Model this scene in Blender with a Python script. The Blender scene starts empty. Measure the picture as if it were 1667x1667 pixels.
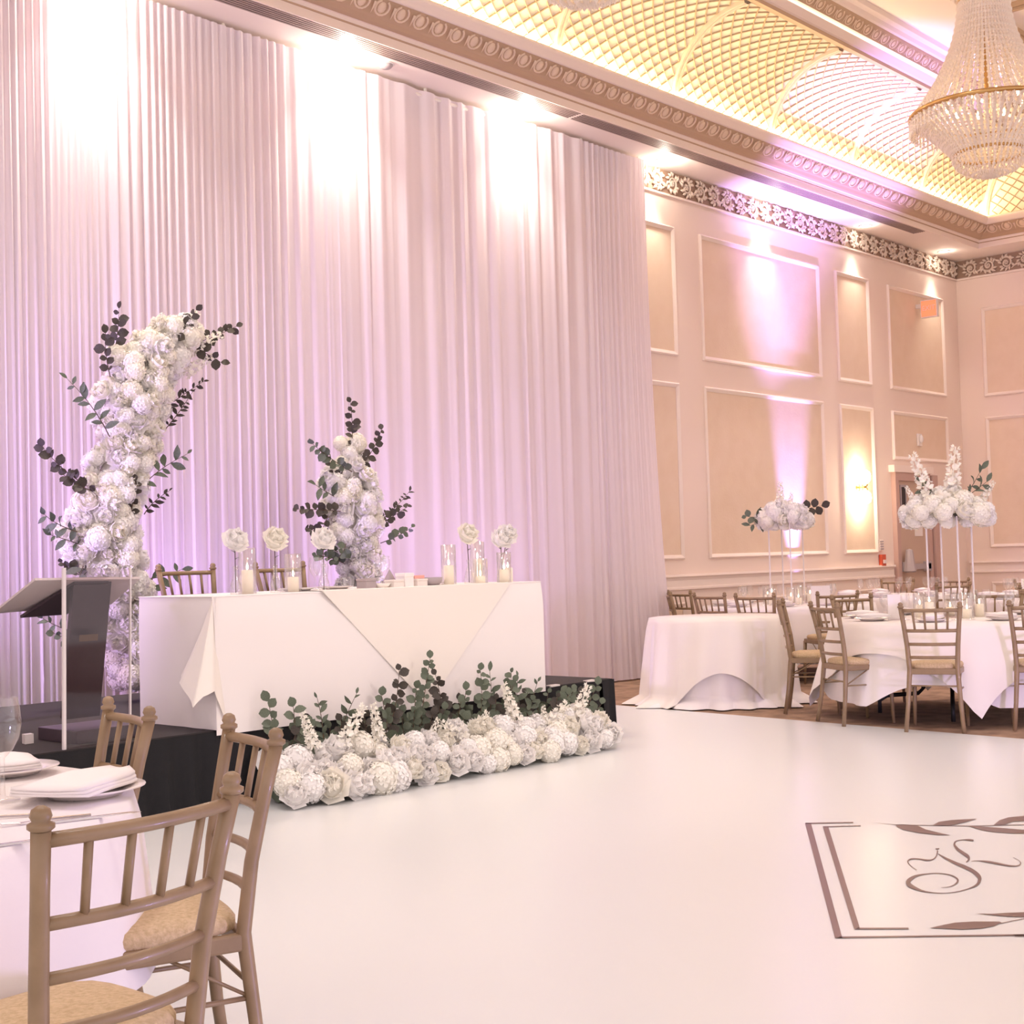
import bpy, math, random
from math import sin, cos, pi, radians as rad
from mathutils import Vector, Matrix
S = bpy.context.scene
COL = S.collection
rnd = random.Random(7)

# ---------------------------------------------------------------- camera, world, exposure
# room axes: +X runs along the draped wall to the far corner, +Y points at the draped wall
cam_d = bpy.data.cameras.new('camera'); cam = bpy.data.objects.new('camera', cam_d); COL.objects.link(cam)
cam_d.sensor_width = 36; cam_d.lens = 36*2264/1667; cam_d.clip_end = 200
ax = Matrix(((0.67414355, -0.00636138, -0.73857295), (-0.73805708, -0.04414798, -0.67329243), (-0.02832343, 0.99900475, -0.03445714)))
cam.matrix_world = Matrix.Translation((0, 0, 1.32)) @ ax.to_4x4()
S.camera = cam
S.view_settings.view_transform = 'Standard'; S.view_settings.look = 'None'
S.view_settings.exposure = 0.93; S.view_settings.gamma = 1.0; S.view_settings.use_curve_mapping = False
W = bpy.data.worlds.new('world'); S.world = W; W.use_nodes = True
W.node_tree.nodes['Background'].inputs[0].default_value = (1.0, 0.885, 0.895, 1)
W.node_tree.nodes['Background'].inputs[1].default_value = 0.72

def lamp(kind, name, loc, energy, color, to=None, **kw):
    d = bpy.data.lights.new(name, kind); d.energy = energy; d.color = color
    for k, v in kw.items(): setattr(d, k, v)
    o = bpy.data.objects.new(name, d); COL.objects.link(o); o.location = loc
    if to is not None: o.rotation_euler = (Vector(to)-Vector(loc)).to_track_quat('-Z', 'Y').to_euler()
    return o
WARM = (1.0, 0.84, 0.60); CREAM = (1.0, 0.90, 0.76); VIO = (0.50, 0.36, 1.0)
# added fill spots under the tray ceiling, no fixtures, to light the room
TRAY = [(0.9, 5.0), (3.4, 2.6), (9.05, 5.0), (9.05, 1.6), (14.9, 5.0), (14.9, 2.2), (17.6, 5.0), (3.4, 6.6)]
for cx, cy in TRAY:
    lamp('SPOT', 'added_tray_fill', (cx, cy, 7.12), 165, (1.0, 0.955, 0.95), to=(cx, cy+0.6, 0), spot_size=rad(125), spot_blend=1.0, shadow_soft_size=0.45)
# downlights in the soffit in front of the drapes and the panelled wall
DOWN_X = (5.55, 7.92, 10.25, 12.72, 15.05, 17.40, 19.83)
for i, dx in enumerate(DOWN_X):
    e = (150, 125, 70, 80, 120, 90, 80)[i]
    yy = 9.0 if dx < 12 else 9.13
    lamp('SPOT', 'downlight_glow', (dx, yy-0.02, 5.74), e*(1.15 if dx < 12 else 0.62), CREAM, to=(dx+0.02, yy+0.24, 3.3), spot_size=rad(92 if dx < 12 else 62), spot_blend=1.0, shadow_soft_size=0.05)
    lamp('POINT', 'downlight_spill', (dx, yy-0.02, 5.69), (14, 14, 13, 6, 2, 1.0, 1.2)[i], CREAM, shadow_soft_size=0.05)
# added warm fill, no fixture, brightening the flower bank and head table
lamp('SPOT', 'added_table_fill', (7.6, -1.5, 5.2), 240, (1.0, 0.93, 0.86), to=(6.2, 6.2, 0.2), spot_size=rad(34), spot_blend=1.0, shadow_soft_size=0.25)
# light cove strips behind the cornice
lamp('AREA', 'cove_strip', (11.8, 8.46, 6.19), 95, (1.0, 0.82, 0.44), to=(11.8, 8.2, 7.1), shape='RECTANGLE', size=18.0, size_y=0.07)
lamp('AREA', 'cove_strip', (19.80, 2.6, 6.19), 62, (1.0, 0.82, 0.44), to=(19.5, 2.6, 7.1), shape='RECTANGLE', size=0.07, size_y=11.0)
lamp('AREA', 'cove_strip', (12.3, 7.35, 7.02), 12, (1.0, 0.84, 0.56), to=(12.3, 5.5, 7.5), shape='RECTANGLE', size=14.0, size_y=0.06)
# violet party lights
lamp('SPOT', 'par_can_glow', (15.55, 8.98, 0.30), 900, (0.42, 0.30, 1.0), to=(15.60, 9.33, 2.3), spot_size=rad(24), spot_blend=0.8, shadow_soft_size=0.06)
lamp('SPOT', 'par_can_glow', (14.55, 8.10, 0.30), 2300, (0.50, 0.33, 1.0), to=(15.6, 8.50, 5.9), spot_size=rad(38), spot_blend=0.8, shadow_soft_size=0.04)
for px_, e in ((3.9, 40), (5.9, 40), (7.72, 36), (9.4, 18)):
    lamp('SPOT', 'par_can_glow', (px_, 8.05, 0.60), e*1.0, (0.62, 0.40, 1.0), to=(px_+0.3, 9.15, 1.9), spot_size=rad(120), spot_blend=1.0, shadow_soft_size=0.15)
lamp('SPOT', 'par_can_glow', (-0.5, 7.9, 1.6), 750, (0.66, 0.46, 1.0), to=(7.5, 9.2, 1.7), spot_size=rad(48), spot_blend=1.0, shadow_soft_size=0.2)
lamp('SPOT', 'par_can_glow', (2.9, 0.6, 0.25), 42, (0.55, 0.45, 1.0), to=(1.6, 3.0, 0.5), spot_size=rad(75), spot_blend=1.0, shadow_soft_size=0.15)
lamp('SPOT', 'par_can_glow', (7.4, 1.2, 0.25), 120, (0.66, 0.50, 1.0), to=(9.9, 4.6, 0.35), spot_size=rad(60), spot_blend=1.0, shadow_soft_size=0.15)

# ---------------------------------------------------------------- materials
def mat(name, col, rough=0.6, metal=0.0, spec=0.4, bump=0.0, bscale=80, mix=None, mscale=8, emit=None, estr=0, trans=0.0, sheen=0.0, sub=0.0, coat=0.0):
    m = bpy.data.materials.new(name); m.use_nodes = True; nt = m.node_tree; b = nt.nodes['Principled BSDF']
    b.inputs['Base Color'].default_value = (*col, 1); b.inputs['Roughness'].default_value = rough
    b.inputs['Metallic'].default_value = metal; b.inputs['Specular IOR Level'].default_value = spec
    b.inputs['Transmission Weight'].default_value = trans; b.inputs['Sheen Weight'].default_value = sheen
    b.inputs['Coat Weight'].default_value = coat
    if emit: b.inputs['Emission Color'].default_value = (*emit, 1); b.inputs['Emission Strength'].default_value = estr
    tc = nt.nodes.new('ShaderNodeTexCoord')
    if mix:
        n = nt.nodes.new('ShaderNodeTexNoise'); n.inputs['Scale'].default_value = mscale; n.inputs['Detail'].default_value = 4
        nt.links.new(tc.outputs['Object'], n.inputs['Vector'])
        r = nt.nodes.new('ShaderNodeValToRGB'); r.color_ramp.elements[0].position = 0.35; r.color_ramp.elements[1].position = 0.68
        r.color_ramp.elements[0].color = (*col, 1); r.color_ramp.elements[1].color = (*mix, 1)
        nt.links.new(n.outputs['Fac'], r.inputs['Fac']); nt.links.new(r.outputs['Color'], b.inputs['Base Color'])
    if bump:
        n = nt.nodes.new('ShaderNodeTexNoise'); n.inputs['Scale'].default_value = bscale; n.inputs['Detail'].default_value = 3
        nt.links.new(tc.outputs['Object'], n.inputs['Vector'])
        k = nt.nodes.new('ShaderNodeBump'); k.inputs['Strength'].default_value = bump; k.inputs['Distance'].default_value = 0.01
        nt.links.new(n.outputs['Fac'], k.inputs['Height']); nt.links.new(k.outputs['Normal'], b.inputs['Normal'])
    return m
def glassy(name, tint=(1, 1, 1), refl=0.45, base=0.07):
    m = bpy.data.materials.new(name); m.use_nodes = True; nt = m.node_tree; nt.nodes.clear()
    o = nt.nodes.new('ShaderNodeOutputMaterial'); t = nt.nodes.new('ShaderNodeBsdfTransparent'); g = nt.nodes.new('ShaderNodeBsdfGlossy')
    g.inputs['Roughness'].default_value = 0.04; t.inputs['Color'].default_value = (*tint, 1)
    lw = nt.nodes.new('ShaderNodeLayerWeight'); lw.inputs['Blend'].default_value = 0.35
    mr = nt.nodes.new('ShaderNodeMapRange'); mr.inputs['To Min'].default_value = base; mr.inputs['To Max'].default_value = refl+base
    mx = nt.nodes.new('ShaderNodeMixShader')
    nt.links.new(lw.outputs['Facing'], mr.inputs['Value']); nt.links.new(mr.outputs['Result'], mx.inputs['Fac'])
    nt.links.new(t.outputs[0], mx.inputs[1]); nt.links.new(g.outputs[0], mx.inputs[2]); nt.links.new(mx.outputs[0], o.inputs['Surface'])
    return m
def sheer(name, col, tcol, fac):
    m = bpy.data.materials.new(name); m.use_nodes = True; nt = m.node_tree; nt.nodes.clear()
    o = nt.nodes.new('ShaderNodeOutputMaterial'); d = nt.nodes.new('ShaderNodeBsdfDiffuse'); t = nt.nodes.new('ShaderNodeBsdfTranslucent')
    d.inputs['Color'].default_value = (*col, 1); t.inputs['Color'].default_value = (*tcol, 1)
    n = nt.nodes.new('ShaderNodeTexNoise'); n.inputs['Scale'].default_value = 260
    tc = nt.nodes.new('ShaderNodeTexCoord'); nt.links.new(tc.outputs['Object'], n.inputs['Vector'])
    k = nt.nodes.new('ShaderNodeBump'); k.inputs['Strength'].default_value = 0.12; k.inputs['Distance'].default_value = 0.004
    nt.links.new(n.outputs['Fac'], k.inputs['Height']); nt.links.new(k.outputs['Normal'], d.inputs['Normal'])
    mx = nt.nodes.new('ShaderNodeMixShader'); mx.inputs['Fac'].default_value = fac
    nt.links.new(d.outputs[0], mx.inputs[1]); nt.links.new(t.outputs[0], mx.inputs[2]); nt.links.new(mx.outputs[0], o.inputs['Surface'])
    return m
M = dict(
    floorw=mat('white_vinyl', (0.765, 0.775, 0.775), 0.26, spec=0.4, bump=0.01, bscale=3),
    ink=mat('taupe_print', (0.17, 0.10, 0.085), 0.3),
    carpet=mat('hotel_carpet', (0.42, 0.27, 0.18), 0.95, mix=(0.24, 0.15, 0.10), mscale=6, bump=0.4, bscale=300),
    drape=sheer('sheer_voile', (0.93, 0.83, 0.88), (0.93, 0.81, 0.88), 0.28),
    wall=mat('pink_cream_paint', (0.86, 0.70, 0.61), 0.7),
    paper=mat('damask_wallpaper', (0.80, 0.615, 0.47), 0.75, mix=(0.83, 0.65, 0.51), mscale=5, bump=0.15, bscale=40),
    trim=mat('cream_trim_paint', (0.90, 0.76, 0.68), 0.45),
    soffit=mat('ceiling_paint', (0.95, 0.84, 0.78), 0.8),
    friezebg=mat('bronze_frieze_ground', (0.38, 0.25, 0.18), 0.6),
    frieze=mat('cream_plaster_relief', (0.80, 0.66, 0.55), 0.6),
    egg=mat('aged_gilt_plaster', (0.54, 0.37, 0.25), 0.5),
    eggl=mat('pale_gilt_plaster', (0.80, 0.62, 0.48), 0.5),
    vault=mat('vault_plaster', (0.90, 0.82, 0.66), 0.8),
    lattice=mat('lattice_plaster', (0.56, 0.41, 0.27), 0.7),
    vent=mat('air_diffuser_metal', (0.40, 0.30, 0.27), 0.5),
    dark=mat('diffuser_shadow_gap', (0.05, 0.04, 0.04), 0.8),
    wood=mat('champagne_lacquered_wood', (0.255, 0.165, 0.088), 0.42, mix=(0.31, 0.205, 0.115), mscale=14, spec=0.5, coat=0.15),
    seat=mat('gold_tweed_cushion', (0.66, 0.49, 0.31), 0.9, mix=(0.52, 0.37, 0.21), mscale=90, bump=0.4, bscale=220),
    cloth=mat('white_linen', (0.90, 0.83, 0.81), 0.85, bump=0.06, bscale=500, sheen=0.2),
    ivory=mat('ivory_satin', (0.90, 0.82, 0.75), 0.6, sheen=0.3),
    black=mat('black_skirting', (0.012, 0.011, 0.013), 0.85, bump=0.3, bscale=200),
    stage=mat('charcoal_stage_carpet', (0.055, 0.045, 0.045), 0.95, bump=0.4, bscale=300),
    plastic=mat('black_plastic', (0.02, 0.018, 0.018), 0.5),
    petal=sheer('ivory_petals', (0.985, 0.95, 0.93), (0.98, 0.95, 0.92), 0.2),
    petalb=sheer('cream_petals', (0.98, 0.94, 0.86), (0.98, 0.94, 0.86), 0.2),
    leafd=mat('dark_eucalyptus_leaf', (0.050, 0.040, 0.034), 0.6, mix=(0.085, 0.070, 0.055), mscale=12),
    leafg=mat('sage_green_leaf', (0.10, 0.125, 0.085), 0.6, mix=(0.15, 0.17, 0.12), mscale=12),
    stem=mat('brown_stem', (0.12, 0.075, 0.05), 0.7),
    glass=glassy('clear_glass'),
    acryl=glassy('clear_acrylic', (0.90, 0.86, 0.87), 0.14, 0.015),
    edge=mat('polished_acrylic_edge', (0.80, 0.72, 0.72), 0.2),
    frost=mat('frosted_acrylic', (0.66, 0.56, 0.55), 0.35),
    smoke=mat('smoked_brown_acrylic', (0.060, 0.038, 0.050), 0.30, spec=0.5),
    wax=mat('ivory_candle_wax', (0.93, 0.83, 0.70), 0.5, emit=(1.0, 0.75, 0.5), estr=0.12),
    flame=mat('candle_flame', (1, 0.9, 0.6), 0.5, emit=(1.0, 0.80, 0.45), estr=14),
    lit=mat('lit_lamp_lens', (1, 1, 1), 0.5, emit=(1.0, 0.93, 0.82), estr=14),
    globe=mat('lit_sconce_glass', (1, 1, 1), 0.5, emit=(1.0, 0.86, 0.58), estr=16),
    gold=mat('brushed_brass', (0.62, 0.38, 0.15), 0.3, metal=0.9),
    steel=mat('cutlery_steel', (0.55, 0.50, 0.50), 0.22, metal=1.0),
    china=mat('white_china', (0.86, 0.78, 0.75), 0.15),
    crystal=mat('chandelier_crystal', (0.95, 0.82, 0.72), 0.15, spec=0.9),
    crest=mat('faded_gilt_print', (0.16, 0.10, 0.06), 0.4),
    exitm=mat('exit_sign_face', (0.70, 0.16, 0.08), 0.5, emit=(1.0, 0.22, 0.10), estr=0.6),
    red=mat('fire_alarm_red', (0.62, 0.10, 0.05), 0.45),
    white=mat('white_plastic', (0.82, 0.74, 0.70), 0.4),
    grey=mat('grey_plastic', (0.42, 0.35, 0.36), 0.5),
    door=mat('beige_door_paint', (0.56, 0.40, 0.31), 0.55),
    doorf=mat('mauve_door_frame', (0.55, 0.36, 0.31), 0.5),
    pink=mat('coral_card', (0.85, 0.42, 0.36), 0.6),
)

# ---------------------------------------------------------------- mesh helpers
class MB:
    def __init__(s): s.v = []; s.f = []
    def add(s, v, f):
        n = len(s.v); s.v += [tuple(p) for p in v]; s.f += [tuple(i+n for i in q) for q in f]; return s
    def box(s, a, b):
        x0, y0, z0 = a; x1, y1, z1 = b
        return s.add([(x0, y0, z0), (x1, y0, z0), (x1, y1, z0), (x0, y1, z0), (x0, y0, z1), (x1, y0, z1), (x1, y1, z1), (x0, y1, z1)],
                     [(0, 3, 2, 1), (4, 5, 6, 7), (0, 1, 5, 4), (1, 2, 6, 5), (2, 3, 7, 6), (3, 0, 4, 7)])
    def tube(s, pts, r, n=8, cap=True, closed=False):
        pts = [Vector(p) for p in pts]; k = len(pts)
        rs = r if isinstance(r, (list, tuple)) else [r]*k
        up = None; V = []
        for i, p in enumerate(pts):
            if closed: t = pts[(i+1) % k]-pts[i-1]
            else: t = pts[min(i+1, k-1)]-pts[max(i-1, 0)]
            t.normalize()
            if up is None:
                up = Vector((0, 0, 1)) if abs(t.z) < 0.9 else Vector((1, 0, 0))
            a = t.cross(up).normalized(); b = a.cross(t).normalized(); up = b
            for j in range(n):
                w = 2*pi*j/n; V.append(p+(a*cos(w)+b*sin(w))*rs[i])
        F = []
        for i in range(k if closed else k-1):
            i2 = (i+1) % k
            for j in range(n): F.append((i*n+j, i*n+(j+1) % n, i2*n+(j+1) % n, i2*n+j))
        if cap and not closed: F.append(tuple(range(n))[::-1]); F.append(tuple((k-1)*n+j for j in range(n)))
        return s.add(V, F)
    def lathe(s, prof, n=16, c=(0, 0, 0), axis=None):
        V = []; F = []; k = len(prof)
        for (r, z) in prof:
            for j in range(n): w = 2*pi*j/n; V.append((c[0]+max(r, 1e-4)*cos(w), c[1]+max(r, 1e-4)*sin(w), c[2]+z))
        for i in range(k-1):
            for j in range(n): F.append((i*n+j, i*n+(j+1) % n, (i+1)*n+(j+1) % n, (i+1)*n+j))
        return s.add(V, F)
    def ell(s, c, r, n=10, m=6):
        prof = [(sin(pi*i/m), -cos(pi*i/m)) for i in range(m+1)]
        V = []; F = []
        for (q, z) in prof:
            for j in range(n): w = 2*pi*j/n; V.append((c[0]+max(q, 1e-4)*cos(w)*r[0], c[1]+max(q, 1e-4)*sin(w)*r[1], c[2]+z*r[2]))
        for i in range(m):
            for j in range(n): F.append((i*n+j, i*n+(j+1) % n, (i+1)*n+(j+1) % n, (i+1)*n+j))
        return s.add(V, F)
    def sweep(s, prof, p0, p1, inn, ext0=0, ext1=0):
        # profile points (u inward from wall, z) carried from p0 to p1; inn = inward unit vector; ext mitres the ends by u
        d = (Vector(p1)-Vector(p0)).normalized(); inn = Vector(inn); V = []
        for (u, z) in prof:
            V.append(Vector(p0)+inn*u+Vector((0, 0, z))+d*(ext0*u))
            V.append(Vector(p1)+inn*u+Vector((0, 0, z))-d*(ext1*u))
        F = [(2*i, 2*i+1, 2*i+3, 2*i+2) for i in range(len(prof)-1)]
        return s.add(V, F)
    def xf(s, m):
        s.v = [tuple(m @ Vector(p)) for p in s.v]; return s
    def mesh(s, name, m, smooth=False):
        me = bpy.data.meshes.new(name); me.from_pydata(s.v, [], s.f); me.materials.append(m)
        if smooth: me.polygons.foreach_set('use_smooth', [True]*len(me.polygons))
        me.update(); return me
def put(name, me, parent=None, loc=(0, 0, 0), rot=None, scale=None, mw=None):
    o = bpy.data.objects.new(name, me); COL.objects.link(o); o.parent = parent
    if mw is not None: o.matrix_local = mw
    else:
        o.location = loc
        if rot: o.rotation_euler = rot
        if scale: o.scale = scale if isinstance(scale, (tuple, list)) else (scale,)*3
    return o
def obj(name, mb, m, parent=None, smooth=False, **k): return put(name, mb.mesh(name, M[m] if isinstance(m, str) else m, smooth), parent, **k)
def tag(o, label=None, cat=None, group=None, kind=None):
    if label: o['label'] = label
    if cat: o['category'] = cat
    if group: o['group'] = group
    if kind: o['kind'] = kind
    return o
def thing(name, label, cat, loc=(0, 0, 0), rz=0, group=None):
    o = bpy.data.objects.new(name, None); COL.objects.link(o); o.location = loc; o.rotation_euler = (0, 0, rz); o.empty_display_size = 0.1
    return tag(o, label, cat, group)
def struct(name, mb, m, parent=None, smooth=False, **k):
    o = obj(name, mb, m, parent, smooth, **k)
    if parent is None: o['kind'] = 'structure'
    return o
def kids(o): return KID.get(o.name, [])
def dup(root, loc=None, rz=None, label=None, group=None, scale=None):
    r = root.copy(); COL.objects.link(r)
    if loc is not None: r.location = loc
    if rz is not None: r.rotation_euler = (0, 0, rz)
    if label: r['label'] = label
    if group: r['group'] = group
    if scale: r.scale = (scale,)*3
    def rec(a, b):
        for ch in a.children:
            if ch.name in DONE: continue
            c = ch.copy(); COL.objects.link(c); c.parent = b; rec(ch, c)
    rec(root, r); return r
DONE = set()
def smooth_bevel(o, w=0.004, seg=2):
    b = o.modifiers.new('bevel', 'BEVEL'); b.width = w; b.segments = seg; b.limit_method = 'ANGLE'; return o

# ---------------------------------------------------------------- room shell
WY, WX, CZ = 9.36, 20.72, 5.78     # panelled wall, far wall, soffit height
LIP = 0.95                          # how far the cornice lip stands off the wall
struct('floor', MB().box((-6, -8, -0.12), (WX+0.2, WY+0.2, -0.006)), 'carpet')
fl_ = MB(); P = [(-3.0, -6.0), (8.25, -6.0), (9.38, 3.88), (9.77, 7.50), (9.86, 8.2), (-3.0, 8.2)]
fl_.add([(x, y, -0.005) for x, y in P]+[(x, y, 0.0) for x, y in P], [tuple(range(6, 12))]+[(i, (i+1) % 6, (i+1) % 6+6, i+6) for i in range(6)])
dance = tag(obj('dance_floor', fl_, 'floorw'), 'glossy white vinyl dance floor covering the middle of the room', 'dance floor')
struct('wall_left', MB().box((-6, WY, 0), (WX+0.2, WY+0.2, 9.2)), 'wall')
struct('wall_far', MB().box((WX, -8, 0), (WX+0.2, WY, 9.2)), 'wall')
Ly, Lx = WY-LIP, WX-LIP             # cornice lip lines
soff = MB().box((-6, Ly+0.27, CZ), (WX, WY, CZ+0.10)); soff.box((Lx+0.27, -8, CZ), (WX, Ly+0.27, CZ+0.10))
ceiling = struct('ceiling', soff, 'soffit')

def run(prof, m, name, parent=None, smooth=False):
    mb = MB()
    mb.sweep(prof, (-6, WY, 0), (WX, WY, 0), (0, -1, 0), 0, 1)
    mb.sweep(prof, (WX, WY, 0), (WX, -8, 0), (-1, 0, 0), 1, 0)
    return struct(name, mb, m, parent, smooth)
# big cornice round the tray: stepped mouldings, egg and dart band, cyma lip hiding the cove lights
trim1 = run([(0.66, 5.779), (0.665, 5.772), (0.68, 5.772), (0.682, 5.79), (0.682, 5.848)], 'trim', 'trim_1')
run([(0.682, 5.848), (0.690, 5.850), (0.692, 5.857), (0.690, 5.862)], 'egg', 'cornice_bead', trim1)
run([(0.690, 5.862), (0.70, 5.892), (0.715, 5.894)], 'trim', 'cornice_fascia', trim1)
run([(0.715, 5.894), (0.725, 5.893), (0.75, 5.905), (0.775, 5.93), (0.795, 5.940)], 'egg', 'cornice_fillet', trim1)
run([(0.795, 5.940), (0.80, 5.944), (0.895, 6.05), (0.90, 6.058)], 'egg', 'cornice_ovolo_ground', trim1)
run([(0.90, 6.058), (0.915, 6.055), (0.925, 6.075), (0.945, 6.10), (0.962, 6.12), (0.970, 6.14), (0.968, 6.16), (0.93, 6.17), (0.86, 6.15)], 'trim', 'cornice_cyma_lip', trim1, True)
# egg and dart pieces
def egg_mesh():
    mb = MB(); mb.ell((0, 0.006, 0), (0.044, 0.020, 0.050), 10, 6)
    pts = [(0.068*sin(a), -0.004, -0.062*cos(a)+0.005) for a in [rad(x) for x in range(-150, 151, 25)]]
    mb.tube(pts, 0.010, 5)
    mb.add([(0.097, -0.02, 0.04), (0.112, -0.034, 0.03), (0.127, -0.02, 0.04), (0.112, -0.02, -0.062)], [(0, 1, 3), (1, 2, 3), (0, 2, 1)])
    return mb.mesh('egg_and_dart', M['eggl'], True)
em = egg_mesh(); tilt = Matrix.Rotation(rad(45), 4, 'X') @ Matrix.Scale(1.08, 4)
k = 0; x = 5.2
while x < WX-0.90:
    put('egg_and_dart', em, trim1, mw=Matrix.Translation((x, WY-0.848, 5.998)) @ tilt); x += 0.224
y = WY-0.97
while y > 4.6:
    put('egg_and_dart', em, trim1, mw=Matrix.Translation((WX-0.848, y, 5.998)) @ Matrix.Rotation(-pi/2, 4, 'Z') @ tilt); y -= 0.224
# linear air diffuser in the soffit
def diffuser(x0, x1):
    d = thing('air_diffuser', 'long slotted air diffuser set into the soffit beside the cornice, %s' % ('over the white drapes' if x0 < 0 else 'over the panelled wall'), 'vent', ((x0+x1)/2, 8.80, CZ))
    L = (x1-x0)/2
    obj('slot_bed', MB().box((-L, -0.085, -0.004), (L, 0.085, -0.001)), 'dark', d)
    for i in range(6): obj('slat', MB().box((-L, -0.088+i*0.032, -0.008), (L, -0.070+i*0.032, -0.003)), 'vent', d)
diffuser(-4, 10.75); diffuser(10.80, 18.35)
# coved vault with lattice: bays between ribs
VY0, VY1, VZ0, VZ1 = 8.50, 7.55, 6.10, 6.95
def vpt(t, off=0):   # t 0..1 bottom to top, off = proud of the vault
    a = t*pi/2; return (VY1+(VY0-VY1-off)*cos(a) if t < 1 else VY1, VZ0+(VZ1-VZ0-off)*sin(a))
def vprof(n=14, off=0): return [vpt(i/n, off) for i in range(n+1)]
vb = MB(); pr = [(WY-y, z) for y, z in vprof()]
vb.sweep([(0.70, VZ0-0.02)]+pr, (-6, WY, 0), (WX, WY, 0), (0, -1, 0), 0, 1); vb.sweep([(0.70, VZ0-0.02)]+pr, (WX, WY, 0), (WX, -8, 0), (-1, 0, 0), 1, 0)
struct('cove_vault', vb, 'vault', ceiling, True)
RIB = [2.45, 4.37, 6.29, 8.21, 10.13, 12.05, 13.97, 15.89, 17.81]
def lattice(side, a0, a1):
    mb = MB(); w = 0.012; L = a1-a0; nc = 10; cell = L/nc; nt_ = 9
    # strips run diagonally: position along s, arc parameter t
    def pt(s_, t, off):
        y, z = vpt(t, off)
        if side == 0:
            return (a0+s_, y, z)
        return (WX-(WY-y), a0+s_, z)
    for sgn in (1, -1):
        for i in range(-nt_, nc+nt_+1):
            s0 = i*cell
            prev = None
            for q2 in range(nt_*2+1):
                q = q2/2; t = q/nt_
                s_ = s0+sgn*q*cell
                ok = -1e-6 <= s_ <= L+1e-6
                # mitre at the corner: keep clear of the hip
                y, z = vpt(t)
                lim = (WX-(WY-y))-0.05 if side == 0 else (WY-(WY-y))-0.05
                if a0+s_ > lim: ok = False
                if ok:
                    a = [pt(s_-w, t, 0.0), pt(s_+w, t, 0.0), pt(s_+w*0.5, t, 0.014), pt(s_-w*0.5, t, 0.014)]
                    if prev: mb.add(prev+a, [(0, 4, 7, 3), (3, 7, 6, 2), (2, 6, 5, 1)])
                    prev = a
                else: prev = None
    return mb
def rib(side, a):
    mb = MB(); P0 = vprof(16, 0.0); P1 = vprof(16, 0.035); w = 0.05
    V = []; F = []
    for i in range(17):
        for (yy, zz), s_ in ((P0[i], -w), (P1[i], -w*0.8), (P1[i], -w*0.25), ((P1[i][0]+0.012, P1[i][1]+0.012), 0), (P1[i], w*0.25), (P1[i], w*0.8), (P0[i], w)):
            V.append((a+s_, yy, zz) if side == 0 else (WX-(WY-yy), a+s_, zz))
    for i in range(16):
        for j in range(6): F.append((i*7+j, i*7+j+1, i*7+j+8, i*7+j+7))
    mb.add(V, F); return mb
for a in RIB: struct('cove_rib', rib(0, a), 'eggl', ceiling)
for i in range(len(RIB)):
    a0 = RIB[i]; a1 = RIB[i+1] if i+1 < len(RIB) else RIB[i]+1.92
    o = struct('lattice_panel', lattice(0, a0+0.06, a1-0.06), 'lattice', ceiling); o['kind'] = 'stuff'
for a in (1.2, 3.2, 5.15, 7.05):
    struct('cove_rib', rib(1, a), 'eggl', ceiling)
    o = struct('lattice_panel', lattice(1, a+0.06, a+1.86), 'lattice', ceiling); o['kind'] = 'stuff'
# hip rib in the corner
hp = MB(); hp.tube([(WX-(WY-y)+0, y, z-0.01) for y, z in vprof(16, 0.02)], 0.05, 6); struct('cove_rib', hp, 'eggl', ceiling)
# upper crown of the tray
trim2 = run([(WY-VY1-0.04, 6.97), (WY-VY1+0.03, 6.935), (WY-VY1+0.09, 6.93), (WY-VY1+0.10, 6.965)], 'egg', 'trim_2')
run([(WY-VY1+0.10, 6.965), (WY-VY1+0.13, 6.97), (WY-VY1+0.20, 7.03), (WY-VY1+0.24, 7.05)], 'trim', 'crown_cyma', trim2)
run([(WY-VY1+0.24, 7.05), (WY-VY1+0.25, 7.075), (WY-VY1+0.33, 7.155), (WY-VY1+0.34, 7.17)], 'egg', 'crown_ovolo_ground', trim2)
run([(WY-VY1+0.34, 7.17), (WY-VY1+0.37, 7.18), (WY-VY1+0.40, 7.21), (WY-VY1+0.47, 7.215), (WY-VY1+0.50, 7.25), (WY-VY1+0.62, 7.255)], 'trim', 'crown_fascia', trim2)
ex = 11.0
while ex < WX-2.3:
    put('egg_and_dart', em, trim2, mw=Matrix.Translation((ex, VY1-0.275, 7.11)) @ tilt @ Matrix.Scale(0.85, 4)); ex += 0.205
top = MB().box((-6, -8, 7.25), (WX, WY, 7.35)); struct('tray_soffit', top, 'soffit', ceiling)
# coffer beams under the tray ceiling
def beam(x0, y0, x1, y1, name='coffer_frame'):
    mb = MB(); w = 0.10
    for a, b in (((x0, y0), (x1, y0)), ((x0, y1), (x1, y1)), ((x0, y0), (x0, y1)), ((x1, y0), (x1, y1))):
        mb.box((min(a[0], b[0])-w/2, min(a[1], b[1])-w/2, 7.19), (max(a[0], b[0])+w/2, max(a[1], b[1])+w/2, 7.25))
        mb.box((min(a[0], b[0])-w/4, min(a[1], b[1])-w/4, 7.16), (max(a[0], b[0])+w/4, max(a[1], b[1])+w/4, 7.19))
    return struct(name, mb, 'egg', ceiling)
beam(9.4, 3.4, 13.9, 6.25); beam(3.9, 3.4, 8.4, 6.25); beam(14.9, 3.4, 18.0, 6.25)

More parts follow.
